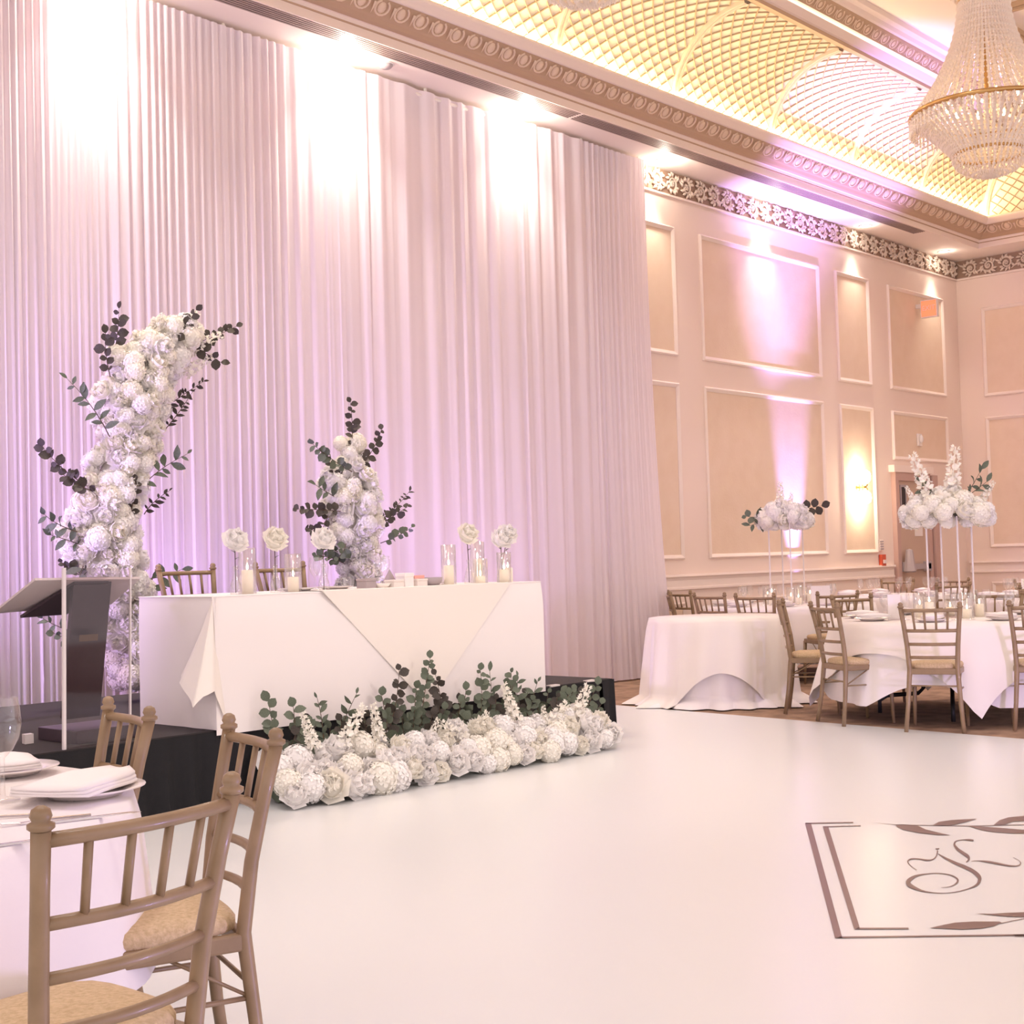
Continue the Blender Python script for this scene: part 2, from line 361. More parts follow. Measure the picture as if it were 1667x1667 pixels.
# panelled wall: frames of moulding, wallpapered fields, chair rail, frieze
PANS = [(11.9, 13.18), (13.69, 16.46), (16.90, 17.83), (18.40, 20.19)]
def frame_mb(fn, a0, a1, z0, z1, w=0.055):
    # fn(a, d, z) -> point ; mitred rectangular moulding with a raised ridge
    mb = MB(); prof = [(0, 0.0), (0, 0.018), (w*0.3, 0.034), (w*0.6, 0.026), (w, 0.012), (w, 0.0)]
    cor = [(a0, z0, 1, 1), (a1, z0, -1, 1), (a1, z1, -1, -1), (a0, z1, 1, -1)]
    V = []; F = []; n = len(prof)
    for (a, z, sa, sz) in cor:
        for (u, d) in prof: V.append(fn(a+sa*u, d, z+sz*u))
    for i in range(4):
        j = (i+1) % 4
        for q in range(n-1): F.append((i*n+q, j*n+q, j*n+q+1, i*n+q+1))
    return mb.add(V, F)
wl = lambda a, d, z: (a, WY-d, z)
wr = lambda a, d, z: (WX-d, a, z)
wall_left = bpy.data.objects['wall_left']; wall_far = bpy.data.objects['wall_far']
def panel(fn, a0, a1, z0, z1, par):
    f = struct('panel_moulding', frame_mb(fn, a0, a1, z0, z1), 'trim', par)
    q = MB(); q.add([fn(a0+0.05, 0.004, z0+0.05), fn(a1-0.05, 0.004, z0+0.05), fn(a1-0.05, 0.004, z1-0.05), fn(a0+0.05, 0.004, z1-0.05),
                     fn(a0+0.05, -0.004, z0+0.05), fn(a1-0.05, -0.004, z0+0.05), fn(a1-0.05, -0.004, z1-0.05), fn(a0+0.05, -0.004, z1-0.05)],
                    [(0, 1, 2, 3), (0, 4, 5, 1), (1, 5, 6, 2), (2, 6, 7, 3), (3, 7, 4, 0)])
    obj('wallpaper_field', q, 'paper', f)
for i, (a0, a1) in enumerate(PANS):
    panel(wl, a0, a1, 3.62, 5.13, wall_left)
    panel(wl, a0, a1, 1.27 if i < 3 else 2.60, 3.31, wall_left)
    if i < 3: panel(wl, a0, a1, 0.18, 0.78, wall_left)
for (a0, a1) in ((5.6, 8.97), (2.6, 5.1)):
    panel(wr, a0, a1, 3.62, 5.0, wall_far); panel(wr, a0, a1, 1.30, 3.31, wall_far); panel(wr, a0, a1, 0.18, 0.78, wall_far)
def rail(prof, m, name, par=None, xs=((10.0, 18.27),), ys=((9.30, -8),)):
    mb = MB()
    for a, b in xs: mb.sweep(prof, (a, WY, 0), (b, WY, 0), (0, -1, 0), 0, 0)
    for a, b in ys: mb.sweep(prof, (WX, a, 0), (WX, b, 0), (-1, 0, 0), 0, 0)
    return struct(name, mb, m, par)
rail([(0, 1.10), (0.05, 1.10), (0.055, 1.075), (0.03, 1.055), (0.018, 1.03), (0.018, 0.96), (0.035, 0.945), (0.035, 0.925), (0, 0.915)], 'trim', 'trim_3')
rail([(0, 0.14), (0.012, 0.14), (0.02, 0.12), (0.02, 0.0)], 'trim', 'baseboard_left')
# plaster scroll frieze
run([(0.0, 5.47), (0.03, 5.475), (0.03, 5.495), (0.012, 5.50), (0.006, 5.51)], 'trim', 'trim_4')
fz = run([(0.006, 5.50), (0.006, 5.775)], 'friezebg', 'trim_5')
def spiral(cx, cz, r0, turns, sgn, start):
    out = []
    for i in range(int(turns*12)+1):
        a = start+sgn*i*2*pi/12; r = r0*(1-i/(turns*12)*0.82); out.append((cx+r*cos(a), -0.012, cz+r*sin(a)))
    return out
def scroll_mesh(seed):
    r = random.Random(seed); mb = MB()
    sp = spiral(0.0, 0.0, 0.10, 1.5, 1, rad(200)); mb.tube(sp, [0.018*(1-0.5*i/len(sp)) for i in range(len(sp))], 5)
    mb.tube([(-0.21, -0.012, -0.10), (-0.16, -0.014, -0.06), (-0.13, -0.014, -0.05), (-0.095, -0.012, -0.035)], [0.008, 0.014, 0.018, 0.018], 5)
    for i in range(11):      # acanthus lobes fanning off the scroll
        a = rad(15+i*31+r.uniform(-8, 8)); R0 = 0.080; R1 = 0.140+r.uniform(-0.02, 0.02)
        c0 = Vector((R0*cos(a), -0.01, R0*sin(a))); c1 = Vector((R1*cos(a+0.35), -0.02, R1*sin(a+0.35)))
        c1.z = max(-0.13, min(0.13, c1.z)); mb.tube([c0, (c0+c1)/2+Vector((0, -0.012, 0)), c1], [0.013, 0.021, 0.005], 5)
    for i in range(6):
        a = i*pi/3; mb.ell((0.025*cos(a), -0.018, 0.025*sin(a)), (0.014, 0.012, 0.014), 6, 4)
    mb.ell((0, -0.026, 0), (0.011, 0.011, 0.011), 6, 4)
    return mb.mesh('scroll_ornament', M['frieze'], True)
sms = [scroll_mesh(i) for i in range(3)]
x = 12.6; i = 0
while x < WX-0.1:
    put('scroll_ornament', sms[i % 3], fz, mw=Matrix.Translation((x, WY-0.006, 5.638)) @ Matrix.Scale(-1 if i % 2 else 1, 4, (0, 0, 1))); x += 0.285; i += 1
y = WY-0.25
while y > 5.0:
    put('scroll_ornament', sms[i % 3], fz, mw=Matrix.Translation((WX-0.006, y, 5.638)) @ Matrix.Rotation(-pi/2, 4, 'Z') @ Matrix.Scale(-1 if i % 2 else 1, 4, (0, 0, 1))); y -= 0.285; i += 1
# door in the last bay
dr = struct('door_1', MB().box((18.42, WY-0.035, 0.0), (19.32, WY-0.002, 2.30)), 'door')
f = MB(); f.box((18.32, WY-0.07, 0), (18.42, WY, 2.42)); f.box((19.32, WY-0.07, 0), (19.42, WY, 2.42)); f.box((18.42, WY-0.07, 2.30), (19.32, WY, 2.42)); obj('door_frame', f, 'doorf', dr)
f = MB(); f.box((18.26, WY-0.09, 2.42), (19.50, WY, 2.52)); obj('door_head', f, 'trim', dr)
f = MB(); f.box((18.50, WY-0.05, 1.88), (18.53, WY-0.035, 2.24)); f.box((18.66, WY-0.05, 1.88), (18.69, WY-0.035, 2.24)); f.box((18.53, WY-0.05, 2.21), (18.66, WY-0.035, 2.24)); f.box((18.53, WY-0.05, 1.88), (18.66, WY-0.035, 1.91)); obj('vision_frame', f, 'grey', dr)
obj('vision_pane', MB().box((18.53, WY-0.042, 1.91), (18.66, WY-0.036, 2.21)), 'dark', dr)
f = MB(); f.box((18.48, WY-0.12, 1.02), (19.24, WY-0.08, 1.10)); f.box((18.46, WY-0.12, 0.99), (18.56, WY-0.035, 1.13)); f.box((19.16, WY-0.12, 0.99), (19.26, WY-0.035, 1.13)); obj('panic_bar', f, 'grey', dr)
obj('door_lock_box', MB().lathe([(0, 0.24), (0.05, 0.22), (0.07, 0.06), (0.09, -0.08), (0.07, -0.10), (0, -0.10)], 10, (18.52, WY-0.14, 1.08)), 'grey', dr)
f = MB(); f.box((18.92, WY-0.045, 1.50), (19.16, WY-0.036, 1.88)); tag(obj('door_notice', f, 'white'), 'blank white paper notice taped to the beige fire door', 'notice')
f = MB(); f.box((19.46, WY-0.10, 0), (19.60, WY, 2.40)); struct('trim_6', f, 'doorf')
# things on the walls
s_ = thing('wall_sconce', 'brass wall sconce with two glowing glass cups in the narrow panel', 'wall lamp', (17.33, WY-0.005, 2.18))
obj('backplate', MB().lathe([(0, 0.0), (0.05, 0.0), (0.055, 0.012), (0.02, 0.03), (0, 0.03)], 14).xf(Matrix.Rotation(pi/2, 4, 'X')), 'gold', s_)
obj('arm', MB().tube([(0, -0.01, 0), (0, -0.10, 0)], 0.014, 8), 'gold', s_)
obj('cup_holder', MB().lathe([(0, -0.06), (0.03, -0.055), (0.045, -0.03), (0.02, 0), (0.045, 0.03), (0.03, 0.055), (0, 0.06)], 12, (0, -0.11, 0)), 'gold', s_)
for sg in (1, -1):
    obj('glass_cup', MB().lathe([(0.035, 0.05*sg), (0.075, 0.09*sg), (0.085, 0.15*sg), (0.075, 0.20*sg), (0.03, 0.23*sg), (0, 0.235*sg)], 14, (0, -0.11, 0)), 'globe', s_, True)
lamp('POINT', 'sconce_glow', (17.33, WY-0.17, 2.42), 4, WARM, shadow_soft_size=0.06); lamp('POINT', 'sconce_glow', (17.33, WY-0.17, 1.92), 4, WARM, shadow_soft_size=0.06)
e = thing('exit_sign', 'small red EXIT sign on a bracket high on the panelled wall', 'sign', (19.31, WY-0.005, 4.86))
smooth_bevel(obj('sign_box', MB().box((-0.03, -0.34, -0.14), (0.03, -0.08, 0.13)), 'white', e))
obj('bracket', MB().box((-0.02, -0.08, 0.02), (0.02, 0, 0.08)), 'white', e)
obj('sign_face', MB().box((-0.036, -0.325, -0.12), (-0.030, -0.095, 0.11)), 'exitm', e)
def text(body, size, m, parent, mw, ext=0.002, align='CENTER', font=None):
    c = bpy.data.curves.new('lettering', 'FONT'); c.body = body; c.size = size; c.extrude = ext; c.align_x = align; c.align_y = 'CENTER'
    t = bpy.data.objects.new('lettering', c); COL.objects.link(t)
    dg = bpy.context.evaluated_depsgraph_get(); me = bpy.data.meshes.new_from_object(t.evaluated_get(dg)); bpy.data.objects.remove(t)
    me.name = 'lettering'; me.materials.clear(); me.materials.append(M[m]); o = put('lettering', me, parent); o.matrix_local = mw; return o
text('EXIT', 0.10, 'white', e, Matrix.Translation((-0.038, -0.21, 0.0)) @ Matrix(((0, 0, -1, 0), (-1, 0, 0, 0), (0, 1, 0, 0), (0, 0, 0, 1))))
e = thing('fire_alarm_pull', 'small red fire alarm pull station above the chair rail by the door', 'fire alarm', (17.92, WY-0.005, 1.17))
smooth_bevel(obj('alarm_box', MB().box((-0.06, -0.05, -0.08), (0.06, 0, 0.08)), 'red', e)); obj('pull_handle', MB().box((-0.03, -0.065, -0.045), (0.04, -0.05, 0.005)), 'white', e)
e = thing('thermostat', 'pale louvred thermostat plate above the red fire alarm', 'thermostat', (17.92, WY-0.005, 1.38))  # wall thermostat with a louvred cover
smooth_bevel(obj('case', MB().box((-0.055, -0.02, -0.08), (0.055, 0, 0.08)), 'trim', e))
for i in range(4): obj('louvre', MB().box((-0.045, -0.028, -0.06+i*0.035), (0.045, -0.02, -0.045+i*0.035)), 'grey', e)
e = thing('strobe_light', 'small white fire strobe on the wall above the door', 'alarm light', (19.22, WY-0.005, 2.92))
smooth_bevel(obj('base', MB().box((-0.06, -0.03, -0.09), (0.06, 0, 0.09)), 'white', e)); obj('lens', MB().ell((0, -0.045, 0.01), (0.035, 0.03, 0.06), 10, 6), 'white', e, True)
for i, dx in enumerate(DOWN_X):
    yy = 9.0 if dx < 12 else 9.13
    side = ['over the tall flower pillar', 'over the head table drapes', 'over the right half of the drapes', 'at the right edge of the drapes', 'over the wide wall panel', 'over the narrow wall panel with the sconce', 'nearest the far corner'][i]
    e = thing('downlight', 'round recessed soffit downlight glowing '+side, 'ceiling light', (dx, yy, CZ), 0, 'downlights along the soffit')
    obj('trim_ring', MB().lathe([(0.065, 0.0), (0.085, -0.012), (0.095, -0.004), (0.095, 0)], 20), 'white', e, True)
    obj('lens', MB().lathe([(0, -0.003), (0.066, -0.003)], 20), 'lit', e)
e = thing('smoke_detector', 'small grey round detector on the soffit above the drapes', 'detector', (8.39, 9.02, CZ))
obj('body', MB().lathe([(0.065, 0), (0.065, -0.02), (0.045, -0.04), (0, -0.045)], 18), 'grey', e, True); obj('mount_ring', MB().lathe([(0.066, 0), (0.08, -0.008), (0.066, -0.012)], 18), 'white', e)

MONO_POLY = {'bar':[[(5.96,3.565),(5.976,3.542),(4.266,2.423),(4.254,2.444)],[(5.97,3.57),(6.117,3.392),(6.094,3.379),(5.948,3.557)],[(4.25,2.441),(4.649,1.952),(4.667,1.959),(4.281,2.434)],[(5.927,3.449),(5.942,3.428),(4.409,2.434),(4.392,2.447)],[(5.94,3.456),(6.061,3.321),(6.045,3.313),(5.921,3.445)],[(4.387,2.444),(4.498,2.296),(4.517,2.306),(4.414,2.444)]],'leaf':[[(6.165,3.194),(6.192,3.166),(6.197,3.093),(6.138,3.027),(6.105,2.952),(6.075,2.874),(6.048,2.926),(6.044,3.018),(6.072,3.106),(6.119,3.163)],[(6.255,3.046),(6.344,3.059),(6.42,3.027),(6.472,2.983),(6.513,2.942),(6.417,2.951),(6.319,2.965),(6.272,2.995)],[(6.319,2.899),(6.35,2.834),(6.366,2.734),(6.376,2.656),(6.368,2.528),(6.295,2.623),(6.27,2.659),(6.248,2.754),(6.267,2.818)],[(6.41,2.816),(6.535,2.841),(6.629,2.837),(6.705,2.791),(6.768,2.683),(6.58,2.739),(6.534,2.776),(6.453,2.778)],[(4.555,2.245),(4.606,2.23),(4.672,2.207),(4.724,2.16),(4.774,2.09),(4.766,2.079),(4.703,2.081),(4.648,2.105),(4.602,2.148),(4.58,2.191)],[(4.829,2.204),(4.86,2.154),(4.907,2.114),(4.945,2.072),(4.975,2.013),(4.881,2.046),(4.855,2.092),(4.841,2.146)],[(6.155,3.328),(6.17,3.193),(6.329,2.904),(6.542,2.658),(6.528,2.653),(6.316,2.898),(6.16,3.188)],[(4.757,2.08),(4.865,2.04),(4.921,2.018),(4.913,2.015),(4.858,2.037),(4.748,2.077)]]}
MONO_STROKE = [([(5.348,2.682),(5.359,2.694),(5.376,2.711),(5.393,2.727),(5.412,2.743),(5.432,2.758),(5.45,2.77),(5.463,2.778),(5.47,2.781),(5.476,2.783),(5.488,2.787),(5.502,2.788),(5.514,2.788),(5.522,2.783),(5.528,2.776),(5.531,2.766),(5.529,2.755),(5.525,2.741),(5.523,2.73),(5.526,2.722),(5.531,2.717),(5.54,2.714),(5.551,2.713),(5.566,2.714),(5.584,2.717),(5.604,2.722),(5.627,2.73),(5.653,2.739),(5.685,2.752),(5.717,2.766),(5.74,2.776)],[(5.341,2.68),(5.352,2.692),(5.368,2.708),(5.385,2.725),(5.402,2.74),(5.421,2.755),(5.438,2.768),(5.453,2.778),(5.47,2.787),(5.488,2.794),(5.505,2.799),(5.522,2.8),(5.534,2.799),(5.542,2.793),(5.546,2.785),(5.549,2.775),(5.55,2.764),(5.549,2.752),(5.55,2.742),(5.551,2.734),(5.552,2.727),(5.557,2.723),(5.566,2.721),(5.579,2.722),(5.594,2.725),(5.613,2.73),(5.635,2.737),(5.658,2.746),(5.686,2.758),(5.717,2.772),(5.74,2.782)]),([(5.754,2.794),(5.768,2.784)],[(5.773,2.804),(5.788,2.793)]),([(5.673,2.745),(5.656,2.73),(5.632,2.708),(5.606,2.685),(5.58,2.658),(5.554,2.63),(5.531,2.605),(5.513,2.583),(5.498,2.564),(5.483,2.545),(5.465,2.524),(5.447,2.503),(5.428,2.483),(5.405,2.464),(5.381,2.446),(5.36,2.431),(5.349,2.424),(5.342,2.42),(5.328,2.414),(5.303,2.404),(5.276,2.394),(5.248,2.387),(5.223,2.383),(5.196,2.382),(5.17,2.382),(5.141,2.386),(5.113,2.391),(5.089,2.399),(5.069,2.409),(5.053,2.421),(5.042,2.436),(5.035,2.453),(5.033,2.473),(5.036,2.493),(5.045,2.513),(5.059,2.533),(5.076,2.553),(5.094,2.572),(5.112,2.59),(5.127,2.602),(5.132,2.605),(5.129,2.604),(5.139,2.608),(5.164,2.616),(5.196,2.623),(5.226,2.628),(5.251,2.627),(5.273,2.623),(5.292,2.617),(5.309,2.609),(5.323,2.599),(5.333,2.586),(5.337,2.571),(5.337,2.553),(5.333,2.536),(5.324,2.521),(5.312,2.506),(5.298,2.493),(5.286,2.484),(5.275,2.477),(5.265,2.472),(5.25,2.466),(5.229,2.46),(5.208,2.455),(5.189,2.452),(5.171,2.452),(5.155,2.453),(5.142,2.459),(5.131,2.466),(5.124,2.472)],[(5.683,2.748),(5.671,2.735),(5.654,2.716),(5.636,2.695),(5.616,2.671),(5.595,2.645),(5.576,2.62),(5.562,2.601),(5.55,2.582),(5.537,2.563),(5.521,2.543),(5.503,2.521),(5.482,2.5),(5.458,2.478),(5.432,2.457),(5.405,2.438),(5.379,2.423),(5.35,2.409),(5.322,2.398),(5.292,2.388),(5.258,2.378),(5.227,2.372),(5.202,2.371),(5.18,2.373),(5.158,2.376),(5.132,2.38),(5.104,2.386),(5.08,2.394),(5.061,2.405),(5.045,2.418),(5.033,2.432),(5.025,2.449),(5.02,2.467),(5.018,2.485),(5.02,2.503),(5.026,2.52),(5.033,2.537),(5.042,2.554),(5.054,2.571),(5.072,2.588),(5.101,2.608),(5.14,2.627),(5.173,2.638),(5.202,2.644),(5.23,2.646),(5.255,2.645),(5.274,2.641),(5.291,2.633),(5.306,2.624),(5.32,2.615),(5.333,2.604),(5.343,2.591),(5.348,2.575),(5.35,2.559),(5.348,2.542),(5.341,2.527),(5.33,2.512),(5.317,2.499),(5.305,2.488),(5.288,2.476),(5.265,2.465),(5.241,2.456),(5.217,2.45),(5.196,2.447),(5.178,2.445),(5.161,2.446),(5.147,2.449),(5.135,2.455),(5.126,2.464),(5.12,2.47)]),([(6.04,2.749),(6.042,2.756),(6.044,2.766),(6.042,2.774),(6.036,2.781),(6.026,2.786),(6.015,2.791),(6.004,2.797),(5.991,2.802),(5.975,2.804),(5.951,2.8),(5.921,2.789),(5.888,2.775),(5.855,2.757),(5.823,2.737),(5.795,2.718),(5.772,2.7),(5.752,2.682),(5.733,2.666),(5.714,2.649),(5.695,2.632),(5.68,2.619),(5.669,2.611),(5.662,2.606),(5.654,2.602),(5.636,2.595),(5.613,2.589),(5.596,2.585)],[(6.009,2.736),(6.008,2.742),(6.007,2.75),(6.006,2.759),(6.007,2.768),(6.008,2.777),(6.004,2.785),(5.992,2.791),(5.976,2.795),(5.958,2.794),(5.938,2.789),(5.919,2.781),(5.902,2.772),(5.881,2.76),(5.858,2.744),(5.836,2.728),(5.818,2.713),(5.801,2.697),(5.783,2.681),(5.764,2.664),(5.745,2.646),(5.724,2.63),(5.7,2.615),(5.674,2.602),(5.647,2.591),(5.623,2.585),(5.602,2.581),(5.588,2.579)]),([(5.62,2.571),(5.625,2.568),(5.633,2.562),(5.639,2.554),(5.639,2.543),(5.638,2.529),(5.635,2.515),(5.632,2.5),(5.629,2.483),(5.625,2.467),(5.621,2.448),(5.617,2.429),(5.616,2.412),(5.619,2.399),(5.626,2.389),(5.636,2.383),(5.651,2.381),(5.669,2.383),(5.689,2.388),(5.71,2.396),(5.728,2.407),(5.745,2.418),(5.761,2.433),(5.778,2.45),(5.789,2.462)],[(5.625,2.574),(5.631,2.571),(5.641,2.566),(5.649,2.559),(5.656,2.55),(5.663,2.54),(5.667,2.528),(5.668,2.514),(5.666,2.498),(5.662,2.481),(5.655,2.461),(5.647,2.44),(5.642,2.422),(5.642,2.408),(5.644,2.397),(5.651,2.39),(5.664,2.388),(5.679,2.39),(5.693,2.393),(5.705,2.398),(5.721,2.406),(5.738,2.416),(5.755,2.431),(5.772,2.448),(5.784,2.461)])]

# ---------------------------------------------------------------- drapes
def drape(name, x0, x1, y, z0, z1, seed, label, amp=0.014, flare=0.0, parent=None):
    r = random.Random(seed); n = int((x1-x0)/0.0125); rows = 16
    # irregular pleats: phase advances at a wandering rate
    ph = 0; phs = []; a2 = []
    rate = 1.0; dep = 1.0
    for i in range(n+1):
        if i % 6 == 0: rate = max(0.35, min(2.4, rate+r.uniform(-0.45, 0.45))); dep = max(0.25, min(1.5, dep+r.uniform(-0.35, 0.35)))
        ph += rate*0.62; phs.append(ph); a2.append(dep)
    V = []; F = []
    for j in range(rows+1):
        t = j/rows; z = z0+(z1-z0)*t; gather = 0.35+0.65*(1-t)**0.7 if t > 0.92 else 1
        for i in range(n+1):
            u = i/n; x = x0+(x1-x0)*u
            d = sin(phs[i])*a2[i]*amp + 0.35*amp*sin(phs[i]*2.3+seed) + 1.3*amp*sin(i*0.035+seed*2+(1-t)*0.5)+0.8*amp*sin(i*0.011+seed) + 0.22*amp*sin(phs[i]*0.5+3*(1-t))*(1-t)
            d *= (0.55+0.45*(1-t*0.6))
            xx = x+0.02*sin(phs[i]*0.7+(1-t)*2.0)*(1-t)+flare*(1-t)**2*max(0, u-0.8)*5*0.2
            V.append((xx, y+d-flare*(1-t)**3*0.30*max(0, u-0.5)*2, z))
    for j in range(rows):
        for i in range(n): q = j*(n+1)+i; F.append((q, q+1, q+n+2, q+n+1))
    o = obj(name, MB().add(V, F), 'drape', parent, True); return tag(o, label, 'drape', None)
g = 'white sheer drapes along the stage wall'
drape('sheer_drape', 2.4, 5.72, 9.215, 0.03, 5.74, 3, 'pale sheer drape behind the tall flower pillar, leftmost of the backdrop')
drape('sheer_drape', 5.66, 8.0, 9.19, 0.03, 5.74, 5, 'pale sheer drape between the tall flower pillar and the short one')
drape('sheer_drape', 7.94, 10.3, 9.215, 0.03, 5.74, 8, 'pale sheer drape behind the right half of the head table')
drape('sheer_drape', 10.25, 12.43, 9.19, 0.01, 5.74, 14, 'pale sheer drape at the right edge of the backdrop beside the panelled wall', flare=0.5)
# truss pipe carrying the drapes
pp = thing('drape_pipe', 'slim white pipe carrying the sheer drapes just under the soffit', 'pipe', (7.4, 9.25, 5.70))
obj('pipe', MB().tube([(-5, 0, 0), (5.02, 0, 0)], 0.02, 8), 'white', pp)
for x in (-4.8, -0.6, 1.7, 4.0, 5.0): obj('hanger', MB().box((x-0.01, -0.01, 0), (x+0.01, 0.01, 0.08)), 'white', pp)

# ---------------------------------------------------------------- stage
st = thing('stage', 'low black carpeted stage with pleated black skirt under the head table', 'stage', (0, 0, 0))
SX0, SX1, SY0, SY1, SZ = 1.0, 8.14, 6.48, 8.98, 0.42
for a in range(3): obj('deck', MB().box((SX0+a*2.38, SY0, SZ-0.03), (SX0+a*2.38+2.376, SY1, SZ)), 'stage', st)
def skirt(p0, p1, nrm, z0, z1, seed, amp=0.022):
    r = random.Random(seed); p0 = Vector(p0); p1 = Vector(p1); L = (p1-p0).length; n = int(L/0.02); nv = Vector(nrm); V = []; F = []; ph = 0; rows = 5
    phs = []
    for i in range(n+1): ph += 0.75+r.uniform(-0.3, 0.3); phs.append(ph)
    for j in range(rows+1):
        t = j/rows
        for i in range(n+1):
            p = p0+(p1-p0)*(i/n)+nv*(0.012+amp*(1+sin(phs[i]))*(0.35+0.65*(1-t))); V.append((p.x, p.y, z0+(z1-z0)*t))
    for j in range(rows):
        for i in range(n): q = j*(n+1)+i; F.append((q, q+1, q+n+2, q+n+1))
    return MB().add(V, F)
obj('skirt', skirt((SX0, SY0, 0), (SX1-0.16, SY0, 0), (0, -1, 0), 0.012, SZ-0.005, 1), 'black', st, True)
obj('skirt', skirt((SX1-0.13, SY0, 0), (SX1+0.02, SY0, 0), (0, -1, 0), 0.04, SZ-0.005, 2), 'black', st, True)
obj('skirt', skirt((SX1, SY0, 0), (SX1, SY1, 0), (1, 0, 0), 0.02, SZ-0.005, 4), 'black', st, True)
for x in (7.45, 7.86): obj('skirt_clip', MB().box((x, SY0-0.012, SZ-0.02), (x+0.10, SY0+0.03, SZ+0.006)), 'white', st)
for x in (1.2, 3.4, 5.7, 8.0):
    for y in (6.7, 8.8): obj('leg', MB().box((x-0.025, y-0.025, 0), (x+0.025, y+0.025, SZ-0.03)), 'plastic', st)
c = thing('cable_bag', 'black equipment case with arched handle at the right end of the stage', 'bag', (8.05, 7.75, SZ), rad(-6))
smooth_bevel(obj('case', MB().box((-0.28, -0.16, 0), (0.26, 0.16, 0.10)), 'plastic', c), 0.02)
obj('handle', MB().tube([(-0.14, -0.05, 0.09), (-0.11, -0.05, 0.19), (-0.04, -0.05, 0.22), (0.08, -0.05, 0.17), (0.17, -0.05, 0.09)], 0.017, 8), 'plastic', c, True)
c = thing('cable_bag', 'black bag with a looped strap on the stage behind the round table', 'bag', (3.15, 6.95, SZ), rad(15))
smooth_bevel(obj('case', MB().box((-0.22, -0.14, 0), (0.22, 0.14, 0.17)), 'plastic', c), 0.03)
obj('handle', MB().tube([(-0.12, 0, 0.16), (-0.06, 0, 0.25), (0.04, 0.02, 0.30), (0.10, 0, 0.24), (0.16, 0.03, 0.16)], 0.012, 8), 'plastic', c, True)

# ---------------------------------------------------------------- head table
HX0, HX1, HY0, HY1, HZ = 4.60, 7.36, 6.46, 7.20, 1.165
ht = thing('banquet_table', 'long head table standing on the front edge of the stage', 'table', (0, 0, 0))
obj('tabletop', MB().box((HX0+0.02, HY0+0.02, HZ-0.035), (HX1-0.02, HY1-0.02, HZ-0.008)), 'wood', ht)
for x in (HX0+0.25, HX1-0.25):
    for y in (HY0+0.12, HY1-0.12): obj('leg', MB().tube([(x, y, SZ), (x, y, HZ-0.035)], 0.016, 8), 'plastic', ht)
def cloth_side(p0, p1, nrm, z0, z1, seed, amp, out=0.02, n=90, rows=14, hem=None):
    p0 = Vector(p0); p1 = Vector(p1); nv = Vector(nrm); V = []; F = []; r = random.Random(seed); k = [(r.uniform(4, 22), r.uniform(0, 6), r.uniform(0.3, 1)) for _ in range(5)]
    for j in range(rows+1):
        t = j/rows
        for i in range(n+1):
            u = i/n; h = z0 if hem is None else hem(u)
            p = p0+(p1-p0)*u; w = sum(c*sin(a*u+b+0.7*t) for a, b, c in k)/3
            p = p+nv*(out*sin(min(1, t*4)*pi/2)+amp*w*t); V.append((p.x, p.y, z1+(h-z1)*t))
    for j in range(rows):
        for i in range(n): q = j*(n+1)+i; F.append((q, q+1, q+n+2, q+n+1))
    return V, F
cl = thing('tablecloth', 'long white cloth over the head table, front hem reaching the stage edge', 'tablecloth', (0, 0, 0))
mb = MB(); mb.box((HX0-0.006, HY0-0.006, HZ-0.006), (HX1+0.006, HY1+0.006, HZ)); smooth_bevel(obj('cloth_top', mb, 'cloth', cl), 0.004)
mb = MB(); mb.add(*cloth_side((HX0-0.012, HY0-0.002, 0), (HX1, HY0-0.002, 0), (0, -1, 0), 0.395, HZ-0.003, 2, 0.010))
mb.add(*cloth_side((HX1, HY0, 0), (HX1, HY1, 0), (1, 0, 0), 0.44, HZ-0.003, 3, 0.02, n=30))
mb.add(*cloth_side((HX0, HY1, 0), (HX0, HY0-0.024, 0), (-1, 0, 0), 0.424, HZ-0.003, 4, 0.012, out=0.006, n=40)); obj('cloth_skirt', mb, 'cloth', cl, True)
# corner cascade: pointed folds falling from the near left corner
A = Vector((HX0-0.004, HY0-0.004, HZ-0.004)); V = []; F = []
key = [(4.555, 6.72, 0.72), (4.475, 6.62, 0.69), (4.45, 6.50, 0.62), (4.425, 6.42, 0.565), (4.49, 6.42, 0.62), (4.555, 6.40, 0.645), (4.60, 6.425, 0.56), (4.655, 6.43, 0.43)]
base = []
for p_, q_ in zip(key, key[1:]):
    for s_ in range(3): base.append(tuple(p_[k_]+(q_[k_]-p_[k_])*s_/3 for k_ in range(3)))
base.append(key[-1])
for j in range(13):
    t = j/12
    for i, b in enumerate(base):
        q = A+(Vector(b)-A)*t; q += Vector((0, 0, -0.02*sin(t*pi))); q.y -= 0.006*sin(i*1.1)*t; V.append(q)
for j in range(12):
    for i in range(len(base)-1): k = j*len(base)+i; F.append((k, k+1, k+len(base)+1, k+len(base)))
cc = obj('corner_cascade', MB().add(V, F), 'ivory', cl, True)
ov = MB(); ov.add([(5.36, HY0-0.032, HZ+0.0015), (7.02, HY0-0.032, HZ+0.0015), (6.20, HY0-0.036, 0.41), (5.36, HY0-0.024, HZ+0.0015), (7.02, HY0-0.024, HZ+0.0015), (6.20, HY0-0.028, 0.41),
   (5.36, HY0, HZ+0.0035), (7.02, HY0, HZ+0.0035), (6.80, HY1, HZ+0.0035), (5.58, HY1, HZ+0.0035)], [(0, 2, 1), (3, 4, 5), (0, 3, 5, 2), (1, 2, 5, 4), (0, 1, 7, 6), (6, 7, 8, 9)])
tag(obj('table_overlay', ov, 'ivory'), 'ivory square overlay hanging as a triangle down the head table front', 'tablecloth')

